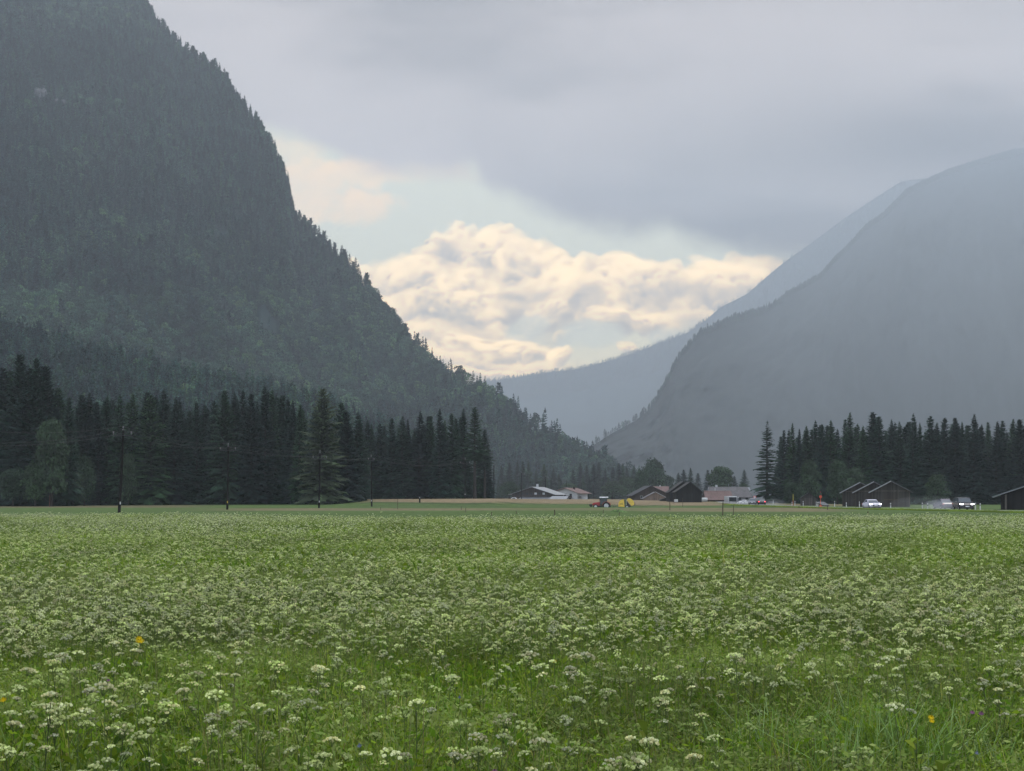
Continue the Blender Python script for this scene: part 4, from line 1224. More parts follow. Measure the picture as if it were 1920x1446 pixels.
# black barns
for (d, xl, lab, w_, dep) in [(395, 45.6, 'front black wooden barn, the darker one of the pair in the village', 7.1, 8), (408.5, 45.2, 'rear black wooden barn of the pair, shifted to the left behind', 7.4, 9)]:
    o, r_ = gable('black_barn', 0, d, w_, dep, 3.0, 5.65 if d == 395 else 6.0, lab, 'barn', M['blackwood'], M['blackroof'], over=.35, x=xl + w_ / 2, group='black barns', overg=.5, base=.42, ridge_off=.35)
    MB().box(-1.4, 1.5, -.06, -.005, 0, 2.6).build('door', mat_planks('black_door_boards', (.016, .015, .015), .25), o)
    MB().box(.2, .5, -.5, -.46, 4.9, 5.5).build('gable_board', M['blackwood'], o)
# pale wooden gable barn and the dark roofed house behind
o, r_ = gable('barn', 1229, 520, 8.0, 8, 1.35, 3.45, 'pale new wooden barn with broad gable left of the black barns', 'barn', M['newwood'], M['greyroof'], over=.7, base=.45, overg=.5)
for x0 in (-2.9, -1.0, .9): MB().box(x0, x0 + 1.5, -.06, -.005, 0, 1.5).build('door', mat_planks('grey_door_boards', (.16, .12, .095), .25), o)
MB().slab([(-.05, -.62, 3.67), (4.75, -.62, 1.2), (4.75, -.45, 1.2), (-.05, -.45, 3.67)], .12).build('verge_board', M['whitepost'], o)  # white colour stands for the light caught along this roof edge
o, r_ = gable('house', 1222, 545, 13.0, 12, 2.7, 5.9, 'dark roofed house behind the pale wooden barn', 'house', M['houswood'], M['darkroof'], over=1.3, base=.5, overg=1.0, rz=R(6), ridge_off=-.4)
for x0 in (-4.5, -2.2, 2.0): window(o, x0, x0 + 1.0, 1.1, 2.2)
o, r_ = gable('house', 1252, 600, 10.0, 10, 3.4, 6.0, 'house with a bit of red roof showing left of the black barns', 'house', M['plaster'], M['redroof'], over=.7, base=.6, rz=R(80))
MB().box(.5, 1.1, 3.0, 3.6, 5.2, 6.6).build('chimney', M['plaster'], r_)
window(o, -1, 0, 1.2, 2.4)
# lean-to shed beside the black barn
x = PX(1249, 430); o = empty('lean_to', (x, 430, .5)); tag(o, 'low dark lean-to between the pale barn and the black barns', 'shed')
MB().add([(-1.7, 0, 0), (1.9, 0, 0), (1.9, 3, 0), (-1.7, 3, 0), (-1.7, 0, .75), (1.9, 0, 1.9), (1.9, 3, 1.9), (-1.7, 3, .75)], [(0, 1, 5, 4), (1, 2, 6, 5), (2, 3, 7, 6), (3, 0, 4, 7), (4, 5, 6, 7), (3, 2, 1, 0)]).build('wall', M['blackwood'], o)
MB().slab([(-2.1, -.2, .68), (2.0, -.2, 2.02), (2.0, 3.2, 2.02), (-2.1, 3.2, .68)], .1).build('roof', M['blackroof'], o)
# long red roof in front, long grey roof behind (eaves towards the viewer)
def eaves_house(name, pxl, pxr, d, zb, eave, ridge, dep, label, wall, roof, over=.5, skew=0.0):
    x0, x1 = PX(pxl, d), PX(pxr, d); L_ = x1 - x0
    o = empty(name, (x0, d, zb)); tag(o, label, 'building')
    wb = MB()
    sec = lambda xx: [(xx, 0, -.6), (xx, dep, -.6), (xx, dep, eave), (xx, dep / 2, ridge), (xx, 0, eave)]
    wb.loft([sec(.3), sec(L_ - .3)]).build('wall', wall, o)
    sl = (ridge - eave) / (dep / 2); th = .12
    rb_ = MB()
    rb_.slab([(0, -over, eave - sl * over + .15), (L_, -over, eave - sl * over + .15), (L_ - skew, dep / 2, ridge + .15), (skew * .4, dep / 2, ridge + .15)], th)
    rb_.slab([(skew * .4, dep / 2, ridge + .15), (L_ - skew, dep / 2, ridge + .15), (L_, dep + over, eave - sl * over + .15), (0, dep + over, eave - sl * over + .15)], th)
    ro = rb_.build('roof', roof, o)
    return o, ro, L_


o, ro, L_ = eaves_house('long_building', 1322, 1376, 478, .35, 1.0, 3.75, 9, 'long low building with a faded red roof right of the black barns', M['barnwood'], M['redroof'], .6, .4)
MB().tube([(4.0, 4.4, 3.7), (4.0, 4.4, 4.9)], .06, 7).build('flue_pipe', M['whitepost'], ro)
MB().box(.1, 9.2, 4.35, 4.65, 3.92, 4.0).build('ridge_cap', mat_plain('pale_ridge', (.35, .32, .3), .7), ro)
MB().box(1, 3.2, -.03, -.004, 0, .95).build('door', M['blackwood'], o)
o, ro, L_ = eaves_house('long_building', 1330, 1412, 512, .35, 2.0, 5.4, 11, 'long building with a tall grey roof behind the red roofed one', M['greyplaster'], M['greyroof'], .7, 1.2)
for x0 in (10.5, 13.0): window(o, x0, x0 + 1.0, .7, 1.7, 0, frame=M['darkframe'])
MB().box(3.0, 3.7, 5.2, 5.9, 4.6, 6.2).build('chimney', M['plaster'], ro)
# big farmhouse, turned so that its right roof slope shows
fx = PX(998, 560); o, ro = gable('farmhouse', 0, 560, 16.5, 16, 2.7, 5.35, 'big dark wooden farmhouse with a pale wet roof slope left of the tractor', 'farmhouse', M['houswood'], M['paleroof'], x=fx, base=.75, rz=R(-17), over=1.5, overg=1.4)
for k, x0 in enumerate((-6.2, -4.4, -2.6, -.8, .9, 2.4, 4.2)): window(o, x0, x0 + .95, 2.1, 3.2, lit=(k in (4, 6)), frame=M['darkframe'] if k not in (4, 6) else None)
MB().box(-6.0, 6.0, -1.25, -.01, 1.55, 1.65).box(-6.0, 6.0, -1.25, -1.18, 1.65, 2.4).build('balcony', M['houswood'], o)
MB().box(-.35, .35, 7, 7.7, 4.9, 6.6).build('chimney', M['plaster'], ro)
MB().tube([(-.8, 0, 5.4), (-.8, 0, 6.3)], .04, 6).box(-1.05, -.55, -.02, .02, 5.95, 6.25).build('weather_vane', M['greymetal'], ro)
MB().slab([(-4.5, -4.6, .75), (9.2, -4.6, .75), (9.2, -.02, 1.5), (-4.5, -.02, 1.5)], .1).build('porch_roof', M['paleroof'], o)
pp = MB()
for x0 in (-4.3, 0, 4.5, 9.0): pp.box(x0 - .08, x0 + .08, -4.5, -4.34, -.4, .7)
pp.build('porch_frame', M['houswood'], o)
# lower cart shed in front of the right half
x = PX(1048, 530); o = empty('cart_shed', (x, 530, .7)); tag(o, 'low cart shed with a pale metal roof in front of the farmhouse right side', 'shed')
MB().box(-3.4, 3.2, 0, 4, -.3, .45).build('wall', M['blackwood'], o)
MB().slab([(-4.2, -.5, .5), (2.6, -.5, .5), (3.8, 4.4, 1.85), (-2.4, 4.4, 1.85)], .1).build('roof', M['paleroof'], o)
# white house with red roof
hx = PX(1060, 590); o, ro = gable('house', 0, 590, 10.5, 12, 3.5, 5.35, 'white house with a red roof at the right end of the farmhouse', 'house', M['plaster'], M['redroof'], x=hx, base=.6, rz=R(-24), over=1.5, overg=1.5)
for x0 in (-3.0, -.6, 1.9): window(o, x0, x0 + 1.0, 1.8, 3.0, frame=M['darkframe'])
for x0 in (-2.6, 1.6): window(o, x0, x0 + 1.0, .1, 1.2, frame=M['darkframe'])
MB().box(-3.8, 3.4, -1.2, -.01, 1.3, 1.4).box(-3.8, 3.4, -1.2, -1.13, 1.4, 2.2).build('balcony', M['houswood'], o)
MB().box(1.5, 2.2, 5, 5.7, 4.2, 5.9).build('chimney', M['houswood'], ro)
MB().slab([(5.3, 1.0, 2.3), (7.6, 1.0, 1.5), (7.6, 5, 1.5), (5.3, 5, 2.3)], .08).build('awning', M['paleroof'], o)
# radio mast on the far ridge
x = PX(1082, 9600); o = empty('radio_mast', (x, 9600, PZ(694, 9600) - 4)); tag(o, 'thin radio mast standing on the far hazy ridge below the clouds', 'mast')
mm = MB(); Hm = 76
for a in range(3):
    an = a * 2.094; mm.tube([(1.6 * math.cos(an), 1.6 * math.sin(an), 0), (.9 * math.cos(an), .9 * math.sin(an), Hm)], .32, 5)
for k in range(12):
    z0, z1 = k * Hm / 12, (k + 1) * Hm / 12
    for a in range(3):
        an, a2 = a * 2.094, (a + 1) * 2.094; r0 = 1.6 - .7 * k / 12; r1 = 1.6 - .7 * (k + 1) / 12
        mm.tube([(r0 * math.cos(an), r0 * math.sin(an), z0), (r1 * math.cos(a2), r1 * math.sin(a2), z1)], .2, 4)
mm.build('lattice', M['greymetal'], o)
MB().tube([(0, 0, Hm), (0, 0, Hm + 9)], .5, 6).build('aerial', M['greymetal'], o)

# ------------------------------------------------------------------ vehicles
M['tyre'] = mat_plain('tyre_rubber', (.018, .018, .018), .85, .2)
M['rim'] = mat_plain('alloy', (.35, .36, .37), .35, .6, .2)
M['lampglass'] = mat_emit('headlamp_lit', (1.0, .98, 1.0), 9.0)
M['tail'] = mat_emit('tail_lamp_lit', (1.0, .06, .08), 1.6)
M['tailoff'] = mat_plain('tail_lamp', (.25, .02, .02), .3)
M['carglass'] = mat_glass('car_glass', (.04, .05, .06))
M['plastic'] = mat_plain('black_plastic', (.02, .02, .022), .55, .3)
M['plate'] = mat_plain('number_plate_white', (.6, .6, .6), .5)


def wheel(o, x, y, r, w, name='wheel'):
    n = 18
    t = MB()
    prof = [(-w / 2, r * .62), (-w / 2, r * .93), (-w * .35, r), (w * .35, r), (w / 2, r * .93), (w / 2, r * .62)]
    secs = [[(x + px_, y + rr * math.cos(2 * math.pi * k / n), r + rr * math.sin(2 * math.pi * k / n)) for (px_, rr) in prof] for k in range(n)]
    t.loft(secs + [secs[0]], caps=False)
    wo = t.build(name, M['tyre'], o, smooth=False)
    rm_ = MB(); sg = 1 if x > 0 else -1
    rm_.loft([[(x + sg * q, y + rr * math.cos(2 * math.pi * k / n), r + rr * math.sin(2 * math.pi * k / n)) for k in range(n)] for (q, rr) in ((-w * .3, r * .62), (w * .38, r * .62), (w * .30, r * .45), (w * .42, r * .16))])
    rm_.build('rim', M['rim'], wo)


def car(px, d, heading, label, paint, rough=.25, L=4.45, W=1.82, H=1.45, kind='saloon', lamps=True, tails=False, dz=0.0, seen='front', z=None, spec=.5):
    """heading 0 faces the camera (-Y). Body shell, glasshouse, wheels, lamps and trim as parts."""
    x = PX(px, d); z = (gzf(x, d) + .07) if z is None else z
    o = empty('car', (x, d, z), heading); tag(o, label, 'car', 'cars on and by the road')
    pm = mat_plain('car_paint', paint, rough, spec, var=.05)
    w2 = W / 2; tall = kind in ('suv', 'van')
    hb = .98 if tall else .84; gc = .26 if tall else .2
    hood = hb - .03
    # front at -L/2
    st = [(-.5, .78, .34, .62), (-.485, .88, .27, .70), (-.42, .96, gc, hood - .06), (-.22, 1.0, gc, hood + .01), (.0, 1.0, gc, hb), (.3, 1.0, gc, hb + .03), (.44, .97, gc + .02, hb + (.02 if tall else .04)), (.485, .90, gc + .1, hb - .05), (.5, .80, gc + .15, hb - .2)]
    bm_ = MB(); secs = []
    for (q, wk, z0, z1) in st:
        y = q * L; ww = w2 * wk
        secs.append([(-ww * .90, y, z0), (ww * .90, y, z0), (ww, y, z0 + .18), (ww * .99, y, z0 + (z1 - z0) * .62), (ww * .90, y, z1), (-ww * .90, y, z1), (-ww * .99, y, z0 + (z1 - z0) * .62), (-ww, y, z0 + .18)])
    bm_.loft(secs)
    if kind == 'van': cs = [(-.40, .92, hb), (-.27, .86, H), (.46, .86, H), (.49, .9, hb)]
    elif kind == 'suv': cs = [(-.22, .92, hb - .01), (-.09, .80, H - .03), (.34, .78, H), (.47, .86, hb)]
    else: cs = [(-.20, .90, hb - .03), (-.04, .74, H - .02), (.20, .74, H), (.40, .86, hb + .02)]
    roofs = []
    y0, y1, y2, y3 = [c[0] * L for c in cs]; a0, a1, a2, a3 = [c[1] * w2 for c in cs]
    base = hb - .03
    bm_.loft([[(-a0, y0, base), (a0, y0, base), (a0 - .01, y0 + .01, base + .02), (-a0 + .01, y0 + .01, base + .02)], [(-a0 * .99, y1, base), (a0 * .99, y1, base), (a1, y1, H - .06), (-a1, y1, H - .06)],
              [(-a0 * .99, (y1 + y2) / 2, base), (a0 * .99, (y1 + y2) / 2, base), (a1, (y1 + y2) / 2, H), (-a1, (y1 + y2) / 2, H)],
              [(-a3, y2, base), (a3, y2, base), (a2, y2, H - .03), (-a2, y2, H - .03)], [(-a3, y3, base), (a3, y3, base), (a3 - .01, y3 - .01, base + .02), (-a3 + .01, y3 - .01, base + .02)]])
    bm_.build('body', pm, o, bevel=.03)
    e = .018
    gl = MB()
    gl.slab([(-a0 * .93, y0 + .06 - e, base + .09), (a0 * .93, y0 + .06 - e, base + .09), (a1 * .92, y1 - .05 - e, H - .1), (-a1 * .92, y1 - .05 - e, H - .1)], .01)
    gl.build('windscreen', M['carglass'], o)
    MB().slab([(a3 * .9, y3 - .06 + e, base + .1), (-a3 * .9, y3 - .06 + e, base + .1), (-a2 * .9, y2 + .05 + e, H - .1), (a2 * .9, y2 + .05 + e, H - .1)], .01).build('rear_window', M['carglass'], o)
    for s in (-1, 1):
        q = [(s * (a0 * .985 + e), y0 * .45 + y1 * .55, base + .08), (s * (a3 * .99 + e), y2 * .6 + y3 * .4, base + .08), (s * (a2 + e + .01), y2 - .05, H - .1), (s * (a1 + e + .01), y1 + .12, H - .1)]
        MB().slab(q if s > 0 else q[::-1], .012).build('side_window', M['carglass'], o)
        MB().box(s * w2 * 1.0 - .0 if s > 0 else -w2 * 1.0 - .2, w2 * 1.0 + .2 if s > 0 else -w2 * 1.0, y0 + .35, y0 + .5, hb + .0, hb + .16).build('wing_mirror', pm, o, bevel=.03)
        yl = -.49 * L
        lm = MB().loft([[(s * w2 * .55, yl - .02, .60 + .12 * tall), (s * w2 * .93, yl + .16, .62 + .12 * tall), (s * w2 * .93, yl + .16, .76 + .12 * tall), (s * w2 * .52, yl + .0, .72 + .12 * tall)], [(s * w2 * .55, yl + .1, .60 + .12 * tall), (s * w2 * .93, yl + .28, .62 + .12 * tall), (s * w2 * .93, yl + .28, .76 + .12 * tall), (s * w2 * .52, yl + .12, .72 + .12 * tall)]])
        lm.build('headlight', M['lampglass'] if lamps else M['carglass'], o)
        MB().box(min(s * w2 * .62, s * w2 * .95), max(s * w2 * .62, s * w2 * .95), L * .478, L * .503, hb - .22, hb - .03).build('tail_light', M['tail'] if tails else M['tailoff'], o)
        for yy in (-.31, .31): wheel(o, s * (w2 - .11), yy * L, .34 if tall else .31, .22)
    MB().box(-w2 * .55, w2 * .55, -.503 * L, -.482 * L, .38, .58 + .1 * tall).build('grille', M['plastic'], o)
    MB().box(-w2 * .7, w2 * .7, -.497 * L, -.478 * L, .28, .345).build('bumper_strip', M['greymetal'] if tall else M['plastic'], o)
    MB().box(-.26, .26, -.508 * L, -.5035 * L, .44, .55).build('number_plate', M['plate'], o)
    if kind == 'suv':
        for s in (-1, 1): MB().tube([(s * a1 * .93, y1 + .1, H + .03), (s * a2 * .93, y2 - .1, H + .05)], .025, 5).build('roof_rail', M['greymetal'], o)
    MB().box(-w2 * .86, w2 * .86, -.42 * L, .42 * L, gc - .06, gc + .02).build('underbody', M['plastic'], o)
    return o


car(1806, 190, R(-4), 'black off-road car with headlights on driving towards the viewer at right', (.018, .016, .022), L=4.5, W=1.95, H=1.68, kind='suv', spec=.6)
car(1634.5, 216, R(2), 'silvery white low car with headlights on before the largest hay barn', (.50, .48, .55), L=4.6, W=1.85, H=1.40)
car(1768, 211, R(183), 'dark grey car driving away in its own spray left of the black car', (.06, .05, .07), L=4.4, W=1.82, H=1.5, lamps=False, tails=False)
car(1428, 333, R(172), 'dark car with red tail lights driving away below the lone wide spruce', (.015, .015, .018), L=4.4, W=1.8, H=1.45, lamps=False, tails=True)
car(1411, 338, R(-12), 'grey silver car coming towards the viewer left of the red tail lights', (.20, .20, .22), L=4.4, W=1.8, H=1.5, lamps=False)
car(1395.5, 376, R(-40), 'white car roof peeping over the grass right of the white van', (.62, .61, .60), L=4.4, W=1.8, H=1.25, lamps=False, z=gzf(PX(1395, 376), 376) - .38)
car(966, 520, R(80), 'white car parked at the left end of the farmhouse behind the hay rise', (.62, .62, .62), L=4.2, W=1.75, H=1.5, lamps=False, z=.55)
# white van seen from the front
x = PX(1370, 402); o = empty('van', (x, 402, -.25), R(3)); tag(o, 'white van with a big dark windscreen in front of the long red roof', 'van', 'cars on and by the road')
vw = mat_plain('van_white', (.42, .42, .42), .4, .4, .05)
MB().loft([[(-1.2, -2.9, .35), (1.2, -2.9, .35), (1.25, -2.9, 1.1), (-1.25, -2.9, 1.1)], [(-1.25, -2.3, .35), (1.25, -2.3, .35), (1.28, -2.5, 2.5), (-1.28, -2.5, 2.5)], [(-1.28, 2.9, .35), (1.28, 2.9, .35), (1.28, 2.9, 2.55), (-1.28, 2.9, 2.55)]]).build('body', vw, o, bevel=.06)
MB().slab([(-1.06, -2.98, 1.08), (1.06, -2.98, 1.08), (1.02, -2.90, 2.22), (-1.02, -2.90, 2.22)], .5).build('windscreen', mat_plain('dark_windscreen', (.012, .016, .017), .5, .1, .1), o)
for s in (-1, 1):
    MB().box(min(s * 1.35, s * 1.75), max(s * 1.35, s * 1.75), -2.75, -2.6, 1.95, 2.3).build('wing_mirror', vw, o, bevel=.03)
    MB().box(min(s * .75, s * 1.12), max(s * .75, s * 1.12), -2.95, -2.85, .7, .9).build('headlight', M['carglass'], o)
    for yy in (-1.7, 1.9): wheel(o, s * 1.1, yy, .36, .24)
# white tank against the black barn, white bale by it
x = PX(1267.5, 393); o = empty('water_tank', (x, 393, .55)); tag(o, 'small white box tank standing against the black barn wall', 'tank')
MB().box(-.48, .48, -.45, .45, .12, .85).build('tank', M['whitepost'], o, bevel=.06)
MB().box(-.52, .52, -.5, .5, -.05, .1).build('pallet', M['oldwood'], o)
x = PX(1321, 430); o = empty('wrapped_bales', (x, 430, gzf(x, 430))); tag(o, 'low white wrapped bale lying at the left end of the red roofed building', 'bale')
MB().tube([(-.85, 0, .62), (-.8, 0, .62), (.8, 0, .62), (.85, 0, .62)], [.45, .62, .62, .45], 16).build('bale', mat_plain('bale_wrap', (.42, .43, .42), .4), o)
o.name = 'silage_bale'

# tractor, pointing left and a little towards the viewer
M['tred'] = mat_plain('tractor_red', (.26, .018, .018), .5, .4, .15)
M['twhite'] = mat_plain('tractor_white', (.70, .69, .70), .4, .4, .05)
td = 326.0; tx = PX(1129, td); tz = gzf(tx, td)
o = empty('tractor', (tx, td, tz), R(-96)); tag(o, 'red tractor with a white cab roof working in the field', 'tractor')
# local: front at -Y
MB().loft([[(-.30, -2.25, .95), (.30, -2.25, .95), (.30, -2.2, 1.35), (-.30, -2.2, 1.35)], [(-.36, -1.9, .85), (.36, -1.9, .85), (.36, -1.9, 1.52), (-.36, -1.9, 1.52)], [(-.42, -.4, .85), (.42, -.4, .85), (.42, -.4, 1.72), (-.42, -.4, 1.72)]]).build('bonnet', M['tred'], o, bevel=.06)
MB().box(-.28, .28, -2.9, -2.24, .75, 1.15).box(-.55, .55, -2.95, -2.75, .9, 1.1).box(-.45, .45, -2.75, -2.3, .55, .75).build('front_linkage', M['plastic'], o)
MB().box(-.38, .38, -1.9, 1.2, .5, .9).build('chassis', M['plastic'], o)
cabf = MB()
for (cx, cy, tx_, ty_) in [(-.72, -.45, -.66, -.3), (.72, -.45, .66, -.3), (-.78, 1.15, -.70, 1.05), (.78, 1.15, .70, 1.05), (-.75, .4, -.69, .4), (.75, .4, .69, .4)]:
    cabf.tube([(cx, cy, 1.0), (tx_, ty_, 2.62)], .05, 6)
cabf.box(-.75, .75, -.5, 1.15, .95, 1.2)
cabf.build('cab_frame', M['plastic'], o)
MB().loft([[(-.68, -.42, 1.22), (.68, -.42, 1.22), (.72, 1.1, 1.22), (-.72, 1.1, 1.22)], [(-.63, -.28, 2.6), (.63, -.28, 2.6), (.66, 1.02, 2.6), (-.66, 1.02, 2.6)]]).build('cab_glass', mat_plain('cab_glass', (.035, .05, .05), .3, .3, .1), o)
MB().loft([[(-.70, -.45, 2.62), (.70, -.45, 2.62), (.74, 1.25, 2.62), (-.74, 1.25, 2.62)], [(-.80, -.62, 2.72), (.80, -.62, 2.72), (.82, 1.4, 2.74), (-.82, 1.4, 2.74)], [(-.72, -.5, 2.86), (.72, -.5, 2.86), (.74, 1.3, 2.88), (-.74, 1.3, 2.88)]]).build('cab_roof', M['twhite'], o, bevel=.03)
for s in (-1, 1):
    fd = MB(); secs = []
    for k in range(9):
        a = R(10 + 160 * k / 8); r0 = .98
        yy, zz = 1.0 + r0 * math.cos(a), .82 + r0 * math.sin(a)
        yi, zi = 1.0 + (r0 - .06) * math.cos(a), .82 + (r0 - .06) * math.sin(a)
        secs.append([(s * .62, yy, zz), (s * 1.12, yy, zz), (s * 1.12, yi, zi), (s * .62, yi, zi)])
    fd.loft(secs).build('fender', M['tred'], o)
    wheel(o, s * .92, 1.0, .84, .5, 'rear_wheel'); wheel(o, s * .85, -1.45, .58, .4, 'front_wheel')
    MB().box(min(s * .95, s * 1.25), max(s * .95, s * 1.25), -.55, -.45, 2.05, 2.4).build('wing_mirror', M['plastic'], o)
    MB().box(min(s * .6, s * .9), max(s * .6, s * .9), 1.95, 2.02, 1.45, 1.6).build('tail_light', M['tailoff'], o)
MB().tube([(.55, -.55, 1.6), (.55, -.55, 2.75)], .05, 8).build('exhaust', M['greymetal'], o)
MB().box(-.2, .2, 1.3, 2.0, .5, .75).tube([(-.3, 1.5, .9), (-.3, 2.15, .62)], .04, 6).tube([(.3, 1.5, .9), (.3, 2.15, .62)], .04, 6).build('hitch', M['plastic'], o)

# round baler with its tailgate raised
M['byel'] = mat_plain('baler_yellow', (.52, .36, .045), .45, .4, .12)
bd = 326.0; bx = PX(1173.5, bd); bz = gzf(bx, bd)
o = empty('baler', (bx, bd, bz), R(-94)); tag(o, 'yellow round baler with its tailgate raised behind the tractor', 'baler')
W_ = 1.15
sec = lambda s, prof: [(s, y, z_) for (y, z_) in prof]
front = [(-1.72, .62), (-.30, .55), (-.42, 1.9), (-.5, 2.28), (-1.0, 2.22), (-1.5, 1.85), (-1.70, 1.35)]
MB().loft([sec(-W_, front), sec(W_, front)]).build('front_shell', M['byel'], o, bevel=.05)
mid = [(-.27, .45), (.9, .35), (1.15, .75), (.35, 1.7), (.05, 2.2), (-.38, 2.15)]
MB().loft([sec(-W_ * .9, mid), sec(W_ * .9, mid)]).build('bale_chamber', M['plastic'], o)
MB().box(-W_ - .03, W_ + .03, -.18, -.06, .7, 2.3).build('green_strip', mat_plain('leaf_green', (.10, .16, .06), .5), o)
MB().box(-W_ - .02, W_ + .02, .02, .14, .65, 2.15).build('frame_post', mat_plain('pale_frame', (.33, .34, .26), .5), o)
gate = [(.22, 2.22), (1.22, .82), (1.75, .95), (1.95, 1.35), (1.72, 1.95), (1.25, 2.40), (.72, 2.55), (.38, 2.45)]
tg = MB().loft([sec(-W_, gate), sec(W_, gate)]).build('tailgate', M['byel'], o, bevel=.06)
MB().tube([(-W_ - .05, 1.75, .95), (-W_ - .05, 2.1, 1.1), (-W_ - .05, 2.05, 1.55)], .05, 6).tube([(W_ + .05, 1.75, .95), (W_ + .05, 2.1, 1.1), (W_ + .05, 2.05, 1.55)], .05, 6).build('gate_bar', M['plastic'], tg)
MB().box(-W_ - .014, -W_ - .004, -1.4, -.62, 1.18, 1.32).box(W_ + .004, W_ + .014, -1.4, -.62, 1.18, 1.32).build('dark_stripe', M['plastic'], o)
for s in (-1, 1): wheel(o, s * 1.05, .25, .5, .4)
MB().tube([(-.5, -1.7, .8), (0, -3.1, .6)], .06, 6).tube([(.5, -1.7, .8), (0, -3.1, .6)], .06, 6).tube([(0, -2.2, .8), (0, -2.45, 1.35), (0, -2.9, .65)], .03, 6).build('drawbar', M['plastic'], o)
MB().box(-.9, .9, -1.9, -1.1, .25, .55).build('pickup', M['plastic'], o)
# heap of cut grass in front
hm_ = mat_plain('cut_grass', (.040, .065, .022), .95, .05, .5, 3)
for (px, py, wpx, hpx, lab) in [(1160, 960.5, 34, 4.2, 'long dark heap of cut grass lying in front of the baler'), (1025, 964.5, 7, 1.6, 'tiny tuft of cut grass below the farmhouse')]:
    d = CAMZ * F / (py - HZ); x = PX(px, d); mb = MB(); rs_ = np.random.RandomState(int(px))
    nu, nv2 = 24, 10; pts = []
    for j in range(nv2):
        for i in range(nu):
            u, v = i / (nu - 1) * 2 - 1, j / (nv2 - 1) * 2 - 1
            h_ = max(0, 1 - u * u) ** .7 * max(0, 1 - v * v) * hpx / F * d * (0.75 + .5 * rs_.rand()) * (1.1 - .4 * u)
            pts.append((u * wpx / 2 / F * d, v * 1.1, h_ - .02))
    mb.add(pts, [(j * nu + i, j * nu + i + 1, (j + 1) * nu + i + 1, (j + 1) * nu + i) for j in range(nv2 - 1) for i in range(nu - 1)])
    o = mb.build('grass_heap', hm_); o.location = (x, d, gzf(x, d)); tag(o, lab, 'grass heap')

# spray thrown up from the wet road behind the cars
def spray(px, py, d, rx, ry, rz_, dens):
    mb = MB(); nu, nv2 = 20, 12; pts = []
    for j in range(nv2 + 1):
        for i in range(nu):
            th, ph = math.pi * j / nv2, 2 * math.pi * i / nu
            pts.append((rx * math.sin(th) * math.cos(ph), ry * math.sin(th) * math.sin(ph), rz_ * math.cos(th)))
    mb.add(pts, [(j * nu + i, (j + 1) * nu + i, (j + 1) * nu + (i + 1) % nu, j * nu + (i + 1) % nu) for j in range(nv2) for i in range(nu)])
    m = bpy.data.materials.new('road_spray'); m.use_nodes = True; t = NT(m.node_tree)
    for q in list(t.n): t.n.remove(q)
    oo = t.node('ShaderNodeOutputMaterial'); v_ = t.node('ShaderNodeVolumePrincipled')
    v_.inputs['Color'].default_value = (.93, .95, .97, 1); v_.inputs['Density'].default_value = dens
    t.l.new(v_.outputs[0], oo.inputs['Volume'])
    o = mb.build('road_spray', m); o.location = (PX(px, d), d, PZ(py, d)); tag(o, kind='stuff')


spray(1762, 949, 205.5, 2.6, 2.2, 1.0, .035)
spray(1766, 950, 206, 1.9, 1.6, .75, .05)
spray(1450, 945, 341, 3.2, 4, 1.3, .012)
spray(1447, 946, 341, 1.9, 3, .8, .018)
spray(1740, 949, 225, 6.5, 5, 1.7, .006)
#@@MEADOW
# ------------------------------------------------------------------ the flowering meadow
def rnd3(rs, n): return rs.normal(size=(n, 3))


def unit(a): return a / np.maximum(np.linalg.norm(a, axis=-1, keepdims=True), 1e-9)


GREENS = np.array([[.090, .142, .012], [.064, .118, .010], [.112, .158, .016], [.072, .122, .018], [.140, .172, .024], [.090, .136, .036], [.165, .158, .045]]) * 1.5


def add_blades(S, rs, n, size, h0, h1, wid, pal=None, lean=.35):
    """Grass blades, two joined quads each, bending over."""
    pal = GREENS if pal is None else pal
    b = np.stack([rs.uniform(-size, size, n), rs.uniform(-size, size, n), np.zeros(n)], -1)
    h = rs.uniform(h0, h1, n) * (0.65 + 0.6 * fbm(b[:, 0] * 4 + n, b[:, 1] * 4, 2))
    a = rs.rand(n) * 6.28; l = h * np.abs(rs.normal(0, lean, n))
    d = np.stack([np.cos(a), np.sin(a), np.zeros(n)], -1)
    p1 = b + d * (l * .3)[:, None] + np.array([0, 0, 1]) * (h * .62)[:, None]
    p2 = b + d * l[:, None] + np.array([0, 0, 1]) * h[:, None]
    a2 = a + rs.uniform(.6, 2.5, n); s = np.stack([np.cos(a2), np.sin(a2), np.zeros(n)], -1) * (wid * rs.uniform(.6, 1.4, n))[:, None]
    c = pal[rs.randint(0, len(pal), n)] * rs.uniform(.7, 1.4, n)[:, None]
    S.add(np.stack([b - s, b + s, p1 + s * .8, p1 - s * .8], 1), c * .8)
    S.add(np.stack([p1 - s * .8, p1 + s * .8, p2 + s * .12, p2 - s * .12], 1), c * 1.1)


def add_leaves(S, rs, n, size, z0, z1, ls, pal):
    """Broad leaves held at all angles."""
    p = np.stack([rs.uniform(-size, size, n), rs.uniform(-size, size, n), rs.uniform(z0, z1, n)], -1)
    nr = unit(rnd3(rs, n) * np.array([1, 1, .7]) + np.array([0, -.1, .7]))
    u = unit(np.cross(nr, rnd3(rs, n))); v = np.cross(nr, u)
    s = ls * rs.uniform(.5, 1.4, n)[:, None]
    c = pal[rs.randint(0, len(pal), n)] * rs.uniform(.7, 1.35, n)[:, None]
    S.add(np.stack([p - u * s * .5, p + v * s * .2 - u * s * .1, p + u * s * .5, p - v * s * .2 - u * s * .1], 1), c)


